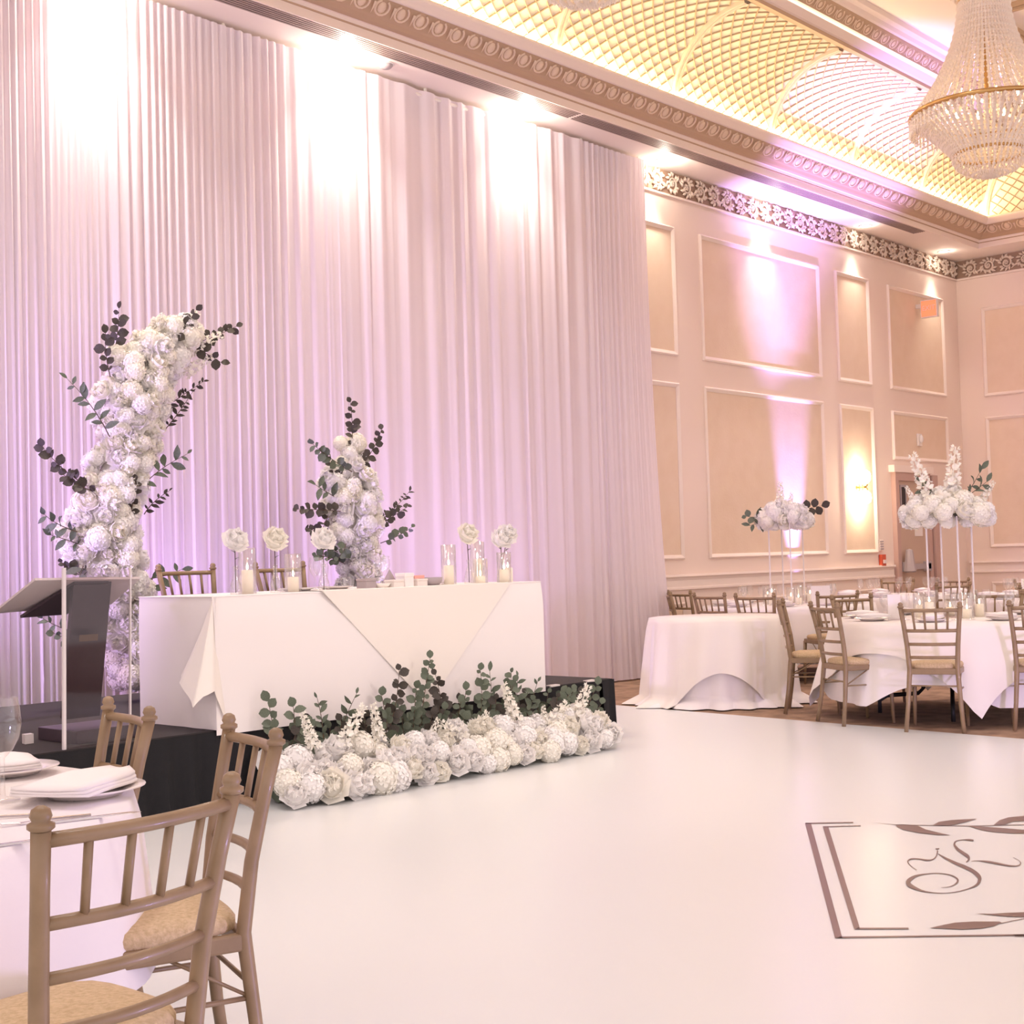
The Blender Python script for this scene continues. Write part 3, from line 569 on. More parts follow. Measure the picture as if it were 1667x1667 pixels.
# ---------------------------------------------------------------- chairs
def post_pts(sx):
    out = []
    for z, hx, y in ((0, 0.200, -0.235), (0.20, 0.182, -0.205), (0.45, 0.166, -0.180), (0.62, 0.176, -0.200), (0.78, 0.192, -0.232), (0.895, 0.205, -0.258)): out.append((sx*hx, y, z))
    return out
def back_at(z):
    P = post_pts(1)
    for a, b in zip(P, P[1:]):
        if a[2] <= z <= b[2]:
            t = (z-a[2])/(b[2]-a[2]); return a[0]+(b[0]-a[0])*t, a[1]+(b[1]-a[1])*t
    return P[-1][:2]
def rail_pts(z, bow, n=9):
    hx, y = back_at(z); return [(-hx+2*hx*i/(n-1), y-bow*sin(pi*i/(n-1)), z) for i in range(n)]
def beamrect(p0, p1, w, h):
    p0 = Vector(p0); p1 = Vector(p1); d = (p1-p0).normalized(); s_ = d.cross(Vector((0, 0, 1))).normalized()*w/2; u = Vector((0, 0, h/2)); mb = MB()
    return mb.add([p0-s_-u, p0+s_-u, p0+s_+u, p0-s_+u, p1-s_-u, p1+s_-u, p1+s_+u, p1-s_+u], [(0, 1, 2, 3), (7, 6, 5, 4), (0, 4, 5, 1), (1, 5, 6, 2), (2, 6, 7, 3), (3, 7, 4, 0)])
def make_chair(label, group):
    t = thing('chiavari_chair', label, 'chair', (0, 0, 0), 0, group)
    for sx in (-1, 1):
        lg = obj('leg', MB().tube(post_pts(sx), [0.0155, 0.0165, 0.019, 0.018, 0.017, 0.0175], 10), 'wood', t, True)
        hx, y = back_at(0.895)
        obj('finial', MB().lathe([(0.0175, 0), (0.023, 0.004), (0.023, 0.012), (0.015, 0.016), (0.019, 0.024), (0.0155, 0.036), (0.006, 0.042), (0, 0.0425)], 12, (sx*hx, y, 0.893)), 'wood', lg, True)
        obj('leg', MB().tube([(sx*0.19, 0.195, 0), (sx*0.185, 0.19, 0.2), (sx*0.178, 0.182, 0.43)], [0.012, 0.015, 0.018], 10), 'wood', t, True)
    for z, rr in ((0.875, 0.0135), (0.728, 0.0125), (0.630, 0.0120), (0.535, 0.0120)):
        obj('back_rail', MB().tube(rail_pts(z, 0.032), rr, 8), 'wood', t, True)
    top = rail_pts(0.870, 0.032, 11); bot = rail_pts(0.733, 0.032, 11)
    for i in (2, 4, 6, 8): obj('spindle', MB().tube([bot[i], top[i]], 0.0085, 8), 'wood', t, True)
    sf = MB(); 
    for a, b in (((-0.178, 0.182, 0.432), (0.178, 0.182, 0.432)), ((-0.166, -0.18, 0.432), (0.166, -0.18, 0.432)), ((-0.168, -0.18, 0.432), (-0.18, 0.182, 0.432)), ((0.168, -0.18, 0.432), (0.18, 0.182, 0.432))): q = beamrect(a, b, 0.026, 0.042); sf.add(q.v, q.f)
    smooth_bevel(obj('seat_frame', sf, 'wood', t), 0.006)
    # cushion: domed rounded square
    V = []; F = []; n = 28
    rings = [(1.0, 0.453), (1.03, 0.462), (1.03, 0.476), (0.98, 0.490), (0.80, 0.498), (0.45, 0.503)]
    for k_, z in rings:
        for j in range(n):
            w = 2*pi*j/n; c_, s2 = cos(w), sin(w); q = (abs(c_)**4+abs(s2)**4)**-0.25
            yy = q*s2*0.185*k_; V.append((q*c_*(0.178+0.010*(yy/0.185))*k_, yy+0.004, z))
    for a in range(len(rings)-1):
        for j in range(n): F.append((a*n+j, a*n+(j+1) % n, (a+1)*n+(j+1) % n, (a+1)*n+j))
    F.append(tuple((len(rings)-1)*n+j for j in range(n))); obj('seat_cushion', MB().add(V, F), 'seat', t, True)
    zz = 0.30
    for sx in (-1, 1):
        obj('stretcher', MB().tube([(sx*0.174, -0.193, zz), (sx*0.183, 0.187, zz)], 0.0065, 6), 'wood', t, True)
        obj('brace', MB().tube([(sx*0.174, -0.193, zz), (sx*0.172, 0.0, 0.415)], 0.005, 6), 'wood', t, True)
    obj('stretcher', MB().tube([(-0.174, -0.193, zz+0.03), (0.174, -0.193, zz+0.03)], 0.0065, 6), 'wood', t, True)
    obj('stretcher', MB().tube([(-0.183, 0.187, zz+0.03), (0.183, 0.187, zz+0.03)], 0.0065, 6), 'wood', t, True)
    return t
def place_chair(x, y, fx, fy, label, group, z=0):
    a = math.atan2(-fx, fy)
    if not place_chair.first:
        c = make_chair(label, group); place_chair.first.append(c); c.location = (x, y, z); c.rotation_euler = (0, 0, a); return c
    c = dup(place_chair.first[0], (x, y, z), a, label, group); return c
place_chair.first = []
def chair_from_top(mx, my, fx, fy, *a, **k):
    L = math.hypot(fx, fy); fx /= L; fy /= L; return place_chair(mx+0.258*fx, my+0.258*fy, fx, fy, *a, **k)
def chair_from_feet(mx, my, fx, fy, *a, **k):
    L = math.hypot(fx, fy); fx /= L; fy /= L; return place_chair(mx+0.235*fx, my+0.235*fy, fx, fy, *a, **k)
gA = 'chairs at the near left table'; gB = 'chairs at the big table by the dance floor edge'; gC = 'chairs at the table with the tall flowers by the uplight'; gD = 'chairs at the far tables'; gH = 'chairs behind the head table'
chair_from_top(1.385, 2.17, -0.08, 0.997, 'gold-brown chiavari chair in the foreground with its back turned to us', gA)
chair_from_top(2.152, 2.873, -0.937, 0.35, 'gold-brown chiavari chair on the dance floor, between the foreground chair and the flower bank', gA)
chair_from_top(2.28, 3.64, -0.964, 0.268, 'gold-brown chiavari chair in front of the clear lectern panel', gA)
chair_from_feet(9.39, 4.53, 0.94, 0.33, 'chiavari chair with gold cushion facing the big round table, its whole back in view', gB)
chair_from_feet(9.84, 3.92, 0.90, 0.43, 'chiavari chair with gold cushion cut by the right edge of the photo', gB)
chair_from_feet(9.50, 5.43, 0.85, -0.52, 'chiavari chair with gold cushion seen side-on at the left of the big round table', gB)
chair_from_feet(10.08, 6.16, 0.45, -0.89, 'chiavari chair next to the bare white table, turned toward the big round table', gB)
chair_from_top(11.15, 6.12, -0.45, -0.89, 'chiavari chair on the far left side of the big round table', gB)
chair_from_top(12.02, 5.15, -0.98, -0.15, 'chiavari chair on the far side of the big round table behind its glasses', gB)
chair_from_top(11.66, 7.45, 0.98, 0.12, 'chiavari chair straight behind the bare white table, its open back facing us', gC)
chair_from_top(11.86, 8.12, 0.96, -0.12, 'chiavari chair behind the bare white table, third from the wall side', gC)
chair_from_top(12.28, 8.92, 0.6, -0.75, 'chiavari chair behind the bare white table, second from the wall side', gC)
chair_from_top(12.68, 9.08, 0.95, -0.3, 'lone chiavari chair nearest the drape edge by the panelled wall', gC)
chair_from_top(12.12, 6.80, 0.62, 0.78, 'chiavari chair with its back to us between the two flower towers', gC)
chair_from_top(17.0, 8.65, -0.9, -0.4, 'far chiavari chair just left of the beige door', gD)
chair_from_top(15.0, 6.95, 0.6, 0.8, 'far chiavari chair in front of the beige door, low behind the glasses', gD)
chair_from_top(17.15, 7.95, -0.98, -0.1, 'far chiavari chair behind the tall clear rods of the right flower tower', gD)
chair_from_top(16.1, 6.5, -0.8, -0.95, 'far chiavari chair near the right edge, back rails facing us', gD)
chair_from_top(13.75, 5.45, 0.85, 0.5, 'far chiavari chair at the right edge behind the big round table', gD)
chair_from_top(5.15, 7.52, 0, -1, 'chiavari chair behind the head table near its left candles', gH, z=SZ)
chair_from_top(5.85, 7.46, 0.03, -1, 'chiavari chair behind the head table near its middle', gH, z=SZ)

# ---------------------------------------------------------------- round tables and cloths
def square_cloth(r, s, rot, zt, zmin, seed, fold=0.03, n=120, rows=14, flare=0.10):
    V = [(0, 0, zt)]; F = []; rr = random.Random(seed); f1, f2 = rr.choice((9, 11)), rr.choice((15, 17)); p1, p2 = rr.uniform(0, 6), rr.uniform(0, 6)
    for j in range(rows+1):
        t = j/rows
        for i in range(n):
            a = 2*pi*i/n; c_, s2 = abs(cos(a-rot)), abs(sin(a-rot)); ext = s/max(c_, s2); drop = min(ext-r, zt-zmin)
            w = fold*(sin(f1*a+p1)+0.6*sin(f2*a+p2))*t*(0.4+min(1, (ext-s)/0.3))
            rad_ = r+0.012*min(1, t*6)+flare*t*drop+w; z = zt-drop*t**1.0*(1) if t > 0.04 else zt-drop*t
            V.append((rad_*cos(a), rad_*sin(a), z))
    for i in range(n): F.append((0, 1+i, 1+(i+1) % n))
    for j in range(rows):
        for i in range(n): F.append((1+j*n+i, 1+(j+1)*n+i, 1+(j+1)*n+(i+1) % n, 1+j*n+(i+1) % n))
    return MB().add(V, F)
def round_table(x, y, r, label, group=None, z=0.745):
    t = thing('round_table', label, 'table', (x, y, 0), 0, group)
    obj('tabletop', MB().lathe([(0, z-0.035), (r-0.02, z-0.035), (r-0.012, z-0.02), (r-0.02, z-0.008), (0, z-0.008)], 40), 'wood', t)
    for k_ in range(4):
        a = rad(25+90*k_); u, v = cos(a), sin(a); q = r*0.62
        obj('leg', MB().tube([(u*0.22, v*0.22, z-0.035), (u*0.22, v*0.22, 0.20), (u*0.26, v*0.26, 0.16), (u*(q-0.06), v*(q-0.06), 0.14), (u*q, v*q, 0.10), (u*q, v*q, 0.0)], 0.017, 8), 'plastic', t, True)
    return t
def cloth_on(x, y, mb, m, label, name='tablecloth', group=None): return tag(obj(name, mb, m, None, True, loc=(x, y, 0)), label, 'tablecloth', group)
T1 = (1.20, 3.62)
round_table(*T1, 0.91, 'round dining table under the lavender-lit white cloth at near left')
cloth_on(*T1, square_cloth(0.915, 1.24, rad(-12), 0.757, 0.36, 3, 0.02), 'cloth', 'white square cloth on the near left round table, corner hanging beside the foreground chair')
T5 = (10.57, 4.94)
round_table(*T5, 0.91, 'large round dining table beside the dance floor edge under draped cloths')
cloth_on(*T5, square_cloth(0.915, 1.36, rad(16), 0.757, 0.14, 4, 0.03), 'cloth', 'white under-cloth of the big round table, hem near its legs', 'tablecloth')
cloth_on(*T5, square_cloth(0.925, 1.15, rad(80.5), 0.762, 0.02, 9, 0.04, flare=0.18), 'ivory', 'ivory top cloth of the big round table with one long hanging corner', 'table_overlay')
for (tx, ty, lab, sd) in ((13.1, 7.95, 'round table under the left flower tower by the violet uplight', 5), (15.75, 7.95, 'far round table in front of the panelled wall near the beige door', 6), (15.0, 5.8, 'far round table at the right edge near the far wall', 8)):
    round_table(tx, ty, 0.91, lab)
    cloth_on(tx, ty, square_cloth(0.915, 1.30, rad(20+sd*9), 0.757, 0.03, sd, 0.03), 'cloth', 'white cloth on the '+lab.replace(' in front of the panelled wall', ''))
# small bare cocktail table with floor-length cloth
T2 = (10.5, 7.1)
round_table(*T2, 0.60, 'small round table standing bare beside the drapes under a floor-length cloth')
def floor_cloth(r, zt, r_bot, seed, hem, m, fold, n=180, rows=20):
    V = [(0, 0, zt)]; F = []
    rr = random.Random(seed); ks = [(rr.choice((11, 14, 17, 21, 26, 31)), rr.uniform(0, 6), rr.uniform(0.4, 1)) for _ in range(5)]
    for j in range(rows+1):
        t = j/rows
        for i in range(n):
            a = 2*pi*i/n; w = sum(c_*sin(k_*a+p+0.6*t) for k_, p, c_ in ks)/3; h = hem(a)
            q = r+(r_bot-r)*t+fold*w*t**0.5+0.01*min(1, t*8); z = zt+(h-zt)*t
            if h < 0.02 and t > 0.9: q += (t-0.9)*0.9*(1+w)
            V.append((q*cos(a), q*sin(a), max(z, 0.004)))
    for i in range(n): F.append((0, 1+i, 1+(i+1) % n))
    for j in range(rows):
        for i in range(n): F.append((1+j*n+i, 1+(j+1)*n+i, 1+(j+1)*n+(i+1) % n, 1+j*n+(i+1) % n))
    return MB().add(V, F)
vd = math.atan2(-7.1, -10.5)
cloth_on(*T2, floor_cloth(0.612, 0.755, 0.655, 2, lambda a: 0.006, 'cloth', 0.026), 'cloth', 'plain white floor-length under-cloth of the small bare round table')
def hem2(a):
    d = (a-vd-0.02+pi) % (2*pi)-pi; return 0.006 if abs(d) > 0.62 else 0.006+0.30*cos(d/0.62*pi/2)
cloth_on(*T2, floor_cloth(0.622, 0.760, 0.70, 7, hem2, 'ivory', 0.05), 'ivory', 'sheer ivory top cloth of the small bare round table, hem arched up in front', 'table_overlay')

# ---------------------------------------------------------------- tableware
def plate_mesh(r=0.14): return MB().lathe([(0, 0.004), (r*0.62, 0.004), (r*0.70, 0.012), (r, 0.022), (r*1.0, 0.025), (r*0.70, 0.016), (r*0.60, 0.008), (0, 0.008)], 32).mesh('dinner_plate', M['china'], True)
PL = plate_mesh()
def napkin_mesh(w=0.15, l=0.24, seed=0):
    # folded napkin: stacked soft layers with a point at one end
    mb = MB(); r = random.Random(seed)
    for L_ in range(3):
        nx, ny = 8, 6; z0 = 0.004+L_*0.008; V = []; F = []
        for k_ in (0, 1):
            for i in range(nx+1):
                for j in range(ny+1):
                    u = i/nx*2-1; v = j/ny*2-1; ww = w*(1-0.04*L_)*(1 if u < 0.45 else 1-(u-0.45)*1.3)
                    bulge = 0.012*(1-u*u)*(1-v*v)+0.004*sin(3*u+L_)*cos(2*v)
                    V.append((u*l/2*(1+0.02*L_), v*ww/2, z0+(0.007 if k_ else 0)+bulge*(0.6+0.4*k_)))
        n = (nx+1)*(ny+1)
        for i in range(nx):
            for j in range(ny):
                q = i*(ny+1)+j; F.append((q, q+1, q+ny+2, q+ny+1)); F.append((n+q, n+q+ny+1, n+q+ny+2, n+q+1))
        ring = [i*(ny+1) for i in range(nx+1)]+[nx*(ny+1)+j for j in range(1, ny+1)]+[i*(ny+1)+ny for i in range(nx-1, -1, -1)]+[j for j in range(ny-1, 0, -1)]
        for a, b in zip(ring, ring[1:]+ring[:1]): F.append((a, b, b+n, a+n))
        mb.add(V, F)
    return mb.mesh('folded_napkin', M['cloth'], True)
NP = napkin_mesh(); NPB = napkin_mesh(0.21, 0.34, 2)
GLP = [(0, 0.0), (0.034, 0.002), (0.034, 0.004), (0.006, 0.010), (0.004, 0.05), (0.005, 0.085), (0.020, 0.100), (0.034, 0.125), (0.038, 0.150), (0.035, 0.185), (0.031, 0.205)]
def glass_mesh(n=14): return MB().lathe(GLP, n).mesh('wine_glass', M['glass'], True)
GL = glass_mesh()
def knife_mesh(): return MB().add(*(lambda V, F: (V, F))([(-0.11, -0.007, 0.002), (0.0, -0.006, 0.002), (0.09, -0.009, 0.002), (0.115, 0.002, 0.002), (0.09, 0.008, 0.002), (0.0, 0.006, 0.002), (-0.11, 0.007, 0.002)]+[(-0.11, -0.006, 0.006), (0.0, -0.005, 0.006), (0.09, -0.007, 0.004), (0.113, 0.002, 0.003), (0.09, 0.006, 0.005), (0.0, 0.005, 0.006), (-0.11, 0.006, 0.006)], [tuple(range(6, -1, -1)), tuple(range(7, 14))]+[(i, (i+1) % 7, (i+1) % 7+7, i+7) for i in range(7)])).mesh('table_knife', M['steel'])
def fork_mb():
    mb = MB(); mb.add([(-0.10, -0.006, 0.003), (0.03, -0.003, 0.006), (0.06, -0.011, 0.004), (0.06, 0.011, 0.004), (0.03, 0.003, 0.006), (-0.10, 0.006, 0.003)], [(0, 1, 4, 5), (1, 2, 3, 4)])
    for i in range(4): mb.tube([(0.058, -0.009+i*0.006, 0.004), (0.10, -0.009+i*0.006, 0.007)], 0.0014, 4)
    mb.tube([(-0.10, 0, 0.003), (0.03, 0, 0.006)], 0.0035, 5); return mb
KN = knife_mesh(); FK = fork_mb().mesh('table_fork', M['steel'])
def item(name, me, label, cat, loc, rz=0, group=None, sc=1):
    o = put(name, me, None, loc=loc, rot=(0, 0, rz), scale=sc); return tag(o, label, cat, group)
ZT = 0.758
# near table settings
def near_plate(x, y, rz, where, sc=1.0, big=False):
    item('dinner_plate', PL, 'white plate on the near left table, '+where, 'plate', (x, y, ZT), 0, None, sc)
    item('folded_napkin', NPB if big else NP, 'folded white napkin on the near left table, '+where, 'napkin', (x, y, ZT+0.022*sc), rz, None, 1)
near_plate(1.86, 3.17, rad(30), 'largest, pointing at the lectern chair', 1.05, True)
near_plate(1.93, 3.70, rad(70), 'behind the wine glass', 1.0)
near_plate(1.33, 2.90, rad(20), 'cut by the left edge of the photo', 1.0)
near_plate(1.40, 4.30, rad(120), 'on its far side', 1.0)
item('wine_glass', GL, 'wine glass at the left edge of the photo on the near table', 'glass', (1.70, 3.285, ZT), 0, None, 1.25)
item('wine_glass', GL, 'wine glass on the far side of the near left table', 'glass', (1.20, 4.05, ZT))
item('table_knife', KN, 'steel table knife just in front of the largest napkin', 'knife', (1.70, 2.87, ZT), rad(-15), 'cutlery on the near left table')
item('table_knife', KN, 'steel knife beside the napkin behind the wine glass', 'knife', (2.00, 3.50, ZT), rad(25), 'cutlery on the near left table')
item('table_knife', KN, 'steel knife end poking out beside the foreground chair post', 'knife', (1.44, 2.74, ZT), rad(-10), 'cutlery on the near left table')
item('table_fork', FK, 'steel fork at the left of the largest napkin', 'fork', (1.57, 3.06, ZT), rad(150), 'cutlery on the near left table')
item('table_fork', FK, 'steel fork lying close beside the knife on the near left table', 'fork', (1.62, 2.93, ZT), rad(165), 'cutlery on the near left table')
# far tables: settings
def side_of(dx, dy, tx, ty):
    # which way (dx, dy) lies from a table centre, as seen from the camera
    a = (math.atan2(dy, dx)-math.atan2(-ty, -tx)+pi/8) % (2*pi)
    return ('nearest side', 'near right side', 'right side', 'far right side', 'far side', 'far left side', 'left side', 'near left side')[int(a/(pi/4)) % 8]
def settings(tx, ty, where, n=8, a0=0, skip=()):
    for i in range(n):
        if i in skip: continue
        a = a0+2*pi*i/n; r = 0.70; x, y = tx+r*cos(a), ty+r*sin(a); sd_ = side_of(r*cos(a), r*sin(a), tx, ty)
        item('dinner_plate', PL, 'white plate, %s of the %s' % (sd_, where), 'plate', (x, y, 0.764), 0, 'plates on the '+where)
        item('folded_napkin', NP, 'folded white napkin, %s of the %s' % (sd_, where), 'napkin', (x, y, 0.786), a, 'napkins on the '+where)
        for q in (0.20, 0.42):
            b = a+q+0.02*i; item('wine_glass', GL, '%s stemmed glass, %s of the %s' % ('left' if q < 0.3 else 'right', sd_, where), 'glass', (tx+0.50*cos(b), ty+0.50*sin(b), 0.764), 0, 'glasses on the '+where)
settings(*T5, 'big round table by the floor edge', 8, 0.25)
settings(13.1, 7.95, 'table under the left flower tower', 8, 0.5)
settings(15.75, 7.95, 'far table by the beige door', 8, 0.1)
settings(15.0, 5.8, 'far table at the right edge', 8, 0.3)
CY = MB().lathe([(0, 0.0), (0.045, 0.0), (0.045, 0.20), (0.042, 0.20), (0.042, 0.006), (0, 0.006)], 16).mesh('glass_cylinder', M['glass'], True)
def candle(x, y, z, h, label, group, gh=None, r=0.034, name='pillar_candle'):
    t = thing(name, label, 'candle', (x, y, z), 0, group)
    obj('wax', MB().lathe([(0, 0), (r, 0), (r, h-0.004), (r-0.004, h), (r*0.4, h-0.006), (0, h-0.006)], 16), 'wax', t, True)
    obj('wick', MB().tube([(0, 0, h-0.006), (0.001, 0, h+0.008)], 0.0012, 4), 'plastic', t)
    obj('flame', MB().lathe([(0, h+0.002), (0.006, h+0.010), (0.0065, h+0.018), (0.003, h+0.034), (0, h+0.042)], 8), 'flame', t, True)
    if gh:
        o = obj('glass_sleeve', MB().lathe([(0, -0.0), (r+0.018, 0.0), (r+0.018, gh), (r+0.015, gh), (r+0.015, 0.004), (0, 0.004)], 20), 'glass', t, True)
    return t
for (tx, ty, w) in ((T5[0], T5[1], 'big round table by the floor edge'), (13.1, 7.95, 'table under the left flower tower'), (15.0, 5.8, 'far table at the right edge')):
    for i in range(5):
        a = 2*pi*i/5+0.4; sd_ = side_of(cos(a), sin(a), tx, ty); candle(tx+0.24*cos(a), ty+0.24*sin(a), 0.764, 0.07+0.03*(i % 3), 'candle, %s of the ring on the %s' % (sd_, w), 'candles on the '+w, 0.17+0.03*(i % 2))
def card(x, y, z, w, h, rz, label):
    t = thing('table_card', label, 'card', (x, y, z), rz)
    obj('card', MB().box((-w/2, -0.003, 0.0), (w/2, 0.003, h)), 'china', t); obj('card_foot', MB().box((-w*0.35, -0.03, 0), (w*0.35, 0.03, 0.008)), 'acryl', t)
card(10.12, 5.18, 0.764, 0.11, 0.20, rad(-48), 'upright white table card on the big round table')
card(12.75, 7.35, 0.764, 0.20, 0.20, rad(-45), 'white menu card on the table under the left flower tower')
card(14.75, 6.0, 0.764, 0.13, 0.20, rad(-48), 'white table card on the far table at the right edge')

# ---------------------------------------------------------------- monogram on the dance floor
mono = thing('floor_monogram', 'taupe monogram print with leaf sprigs and a double square border on the dance floor', 'floor decal', (5.2, 2.8, 0.0))
def flat(polys, name):
    for P in polys:
        V = [(x-5.2, y-2.8, 0.0022) for x, y in P]; ar = sum(V[i][0]*V[(i+1) % len(V)][1]-V[(i+1) % len(V)][0]*V[i][1] for i in range(len(V)))
        f = tuple(range(len(V))); f = f if ar > 0 else f[::-1]; obj(name, MB().add(V, [f]), 'ink', mono)
flat(MONO_POLY['bar'], 'border_line'); flat(MONO_POLY['leaf'], 'leaf_print')
# the two border sides that run on past the frame
cA, cB = Vector((4.25, 2.441)), Vector((5.97, 3.57)); dA = Vector((0.634, -0.773)); far_ = 1.98
def line2(p, q, w): d = (q-p).normalized(); n_ = Vector((-d.y, d.x))*w/2; return [tuple(p-n_), tuple(q-n_), tuple(q+n_), tuple(p+n_)]
flat([line2(cA+dA*0.6, cA+dA*far_, 0.02), line2(cA+dA*far_, cB+dA*far_, 0.025), line2(cB+dA*1.6, cB+dA*far_, 0.02)], 'border_line')
for l, r_ in MONO_STROKE:
    V = [(x-5.2, y-2.8, 0.0024) for x, y in l+r_]; n = len(l); F = []
    for i in range(n-1): F.append((i, i+1, n+i+1, n+i))
    a, b, c_ = V[0], V[1], V[n+1]; cr = (b[0]-a[0])*(c_[1]-a[1])-(b[1]-a[1])*(c_[0]-a[0])
    if cr < 0: F = [f[::-1] for f in F]
    obj('letter_stroke', MB().add(V, F), 'ink', mono)

# ---------------------------------------------------------------- flower kit
def petal(mb, m, w, l, cup, nx=2, ny=3):
    V = []; F = []
    for j in range(ny+1):
        v = j/ny
        for i in range(nx+1):
            u = i/nx*2-1; ww = w*sin(min(1, v*1.15+0.12)*pi*0.62)
            V.append(m @ Vector((u*ww, l*v*cos(cup*v)-0.0, l*v*sin(cup*v)+0.25*w*u*u)))
    for j in range(ny):
        for i in range(nx): q = j*(nx+1)+i; F.append((q, q+1, q+nx+2, q+nx+1))
    mb.add(V, F)
def rose_mesh(seed, m='petal', R=1.0):
    r = random.Random(seed); mb = MB(); mb.ell((0, 0, -0.05), (0.72, 0.72, 0.62), 10, 6)
    for n, tiltv, l, w, cup, z in ((4, 78, 0.55, 0.42, 0.9, 0.15), (5, 58, 0.72, 0.46, 0.9, 0.05), (6, 36, 0.92, 0.50, 0.8, -0.05), (7, 12, 1.0, 0.52, 0.7, -0.18), (6, -16, 0.95, 0.5, 0.6, -0.25)):
        o = r.uniform(0, 6)
        for i in range(n):
            a = o+2*pi*i/n+r.uniform(-0.15, 0.15)
            M_ = Matrix.Rotation(a, 4, 'Z') @ Matrix.Translation((0, 0.10, z)) @ Matrix.Rotation(rad(tiltv+r.uniform(-8, 8)), 4, 'X')
            petal(mb, M_, w, l, cup)
    return mb.mesh('bloom', M[m], True)
def hydrangea_mesh(seed, m='petal', n=46):
    r = random.Random(seed); mb = MB(); mb.ell((0, 0, 0), (0.94, 0.94, 0.94), 10, 7)
    for i in range(n):
        z = 1-2*(i+0.5)/n; a = i*2.39996; q = math.sqrt(1-z*z); d = Vector((q*cos(a), q*sin(a), z))
        d = (d+Vector([r.uniform(-0.15, 0.15) for _ in range(3)])).normalized(); B = d.to_track_quat('Z', 'Y').to_matrix().to_4x4()
        c = d*r.uniform(0.90, 0.99); s_ = r.uniform(0.20, 0.27)
        for k_ in range(4):
            w = k_*pi/2+r.uniform(-0.2, 0.2)+i; L = Matrix.Translation(c) @ B
            P = [(0, 0, 0.02), (s_*cos(w-0.6), s_*sin(w-0.6), 0.05), (s_*1.35*cos(w), s_*1.35*sin(w), 0.0), (s_*cos(w+0.6), s_*sin(w+0.6), 0.05)]
            mb.add([L @ Vector(p) for p in P], [(0, 1, 2, 3)])
    return mb.mesh('bloom', M[m], False)
ROSE = [rose_mesh(i, 'petal' if i % 3 else 'petalb') for i in range(5)]
HYD = [hydrangea_mesh(10+i, 'petal' if i % 2 else 'petalb') for i in range(4)]
def leaf_mesh(kind, seed):
    r = random.Random(seed); V = []; F = []
    ny = 4; W_ = 0.42 if kind == 'r' else 0.22
    for j in range(ny+1):
        v = j/ny; w = W_*(sin(pi*min(1, v*1.0+0.02))**(0.6 if kind == 'r' else 0.9))+0.01; b = 0.10*sin(pi*v)
        V += [(-w, v, b+0.06), (0, v, b), (w, v, b+0.06)]
    for j in range(ny):
        for i in range(2): q = j*3+i; F.append((q, q+1, q+4, q+3))
    return MB().add(V, F).mesh('leaf', M['leafd' if kind in 'rs' else 'leafg'], True)
LEAF = {k: [leaf_mesh(k, 1)] for k in 'rls'}
LEAF['g'] = [MB().add([tuple(v.co) for v in LEAF['r'][0].vertices], [tuple(p.vertices) for p in LEAF['r'][0].polygons]).mesh('leaf', M['leafg'], True)]
def sprig(parent, p0, p1, kind, seed, dens=1.0, leaf=None, depth=0.06):
    r = random.Random(seed); p0 = Vector(p0); p1 = Vector(p1); L = (p1-p0).length
    side = (p1-p0).normalized().cross(Vector((0.6, 0.7, 0))).normalized()
    mid = (p0+p1)/2+side*r.uniform(-0.10, 0.10)*L+Vector((r.uniform(-1, 1), r.uniform(-1, 1), 0))*depth*0.3
    pt = lambda t: p0*(1-t)**2+mid*2*t*(1-t)+p1*t*t
    s_ = obj('sprig', MB().tube([pt(i/5) for i in range(6)], [0.004, 0.0035, 0.003, 0.0025, 0.002, 0.0015], 5), 'stem', parent)
    sz = leaf or {'r': 0.068, 'l': 0.095, 's': 0.055, 'g': 0.07}[kind]
    n = max(4, int(L/sz*2.3*dens)); 
    for i in range(n):
        t = 0.12+0.88*i/(n-1)+(r.uniform(-0.04, 0.04) if i < n-1 else 0); p = pt(min(t, 1)); d = (pt(min(1, t+0.02))-pt(max(0, t-0.04))).normalized()
        b = d.cross(Vector((r.uniform(-0.3, 0.3)+0.7, 0.7, r.uniform(-0.3, 0.3)))).normalized()*(1 if i % 2 else -1)
        dr = (d*(0.55 if i < n-1 else 3)+b*1.0+Vector((r.uniform(-.6, .6), r.uniform(-.6, .6), r.uniform(-.5, .5)))).normalized()
        nrm = Vector((-0.7+r.uniform(-.5, .5), -0.7+r.uniform(-.5, .5), 0.2+r.uniform(-.5, .6))); x_ = dr.cross(nrm).normalized(); z_ = x_.cross(dr)
        m_ = Matrix((x_, dr, z_)).transposed().to_4x4(); m_.translation = p
        sc = sz*r.uniform(0.65, 1.25)*(1.0 if t < 0.8 else 0.8)
        put('leaf', LEAF[kind][0], s_, mw=m_ @ Matrix.Scale(sc, 4))
def spike_mesh(seed):
    r = random.Random(seed); mb = MB()
    for i in range(30):
        t = i/29; a = i*2.4; R_ = 0.105*(1-0.75*t)+0.02; c = Vector((R_*cos(a), R_*sin(a), 0.12+0.88*t)); s_ = 0.105*(1-0.62*t)
        B = Vector((cos(a), sin(a), 0.4)).to_track_quat('Z', 'Y').to_matrix().to_4x4()
        for k_ in range(5):
            w = k_*2*pi/5+r.uniform(-0.3, 0.3); P = [(0, 0, -0.02), (s_*.8*cos(w-0.6), s_*.8*sin(w-0.6), 0.01), (s_*cos(w), s_*sin(w), 0.04), (s_*.8*cos(w+0.6), s_*.8*sin(w+0.6), 0.01)]
            mb.add([Matrix.Translation(c) @ B @ Vector(p) for p in P], [(0, 1, 2, 3)])
    mb.tube([(0, 0, 0), (0, 0, 1)], 0.012, 5); return mb.mesh('flower_spike', M['petalb'], False)
SPK = [spike_mesh(i) for i in range(3)]
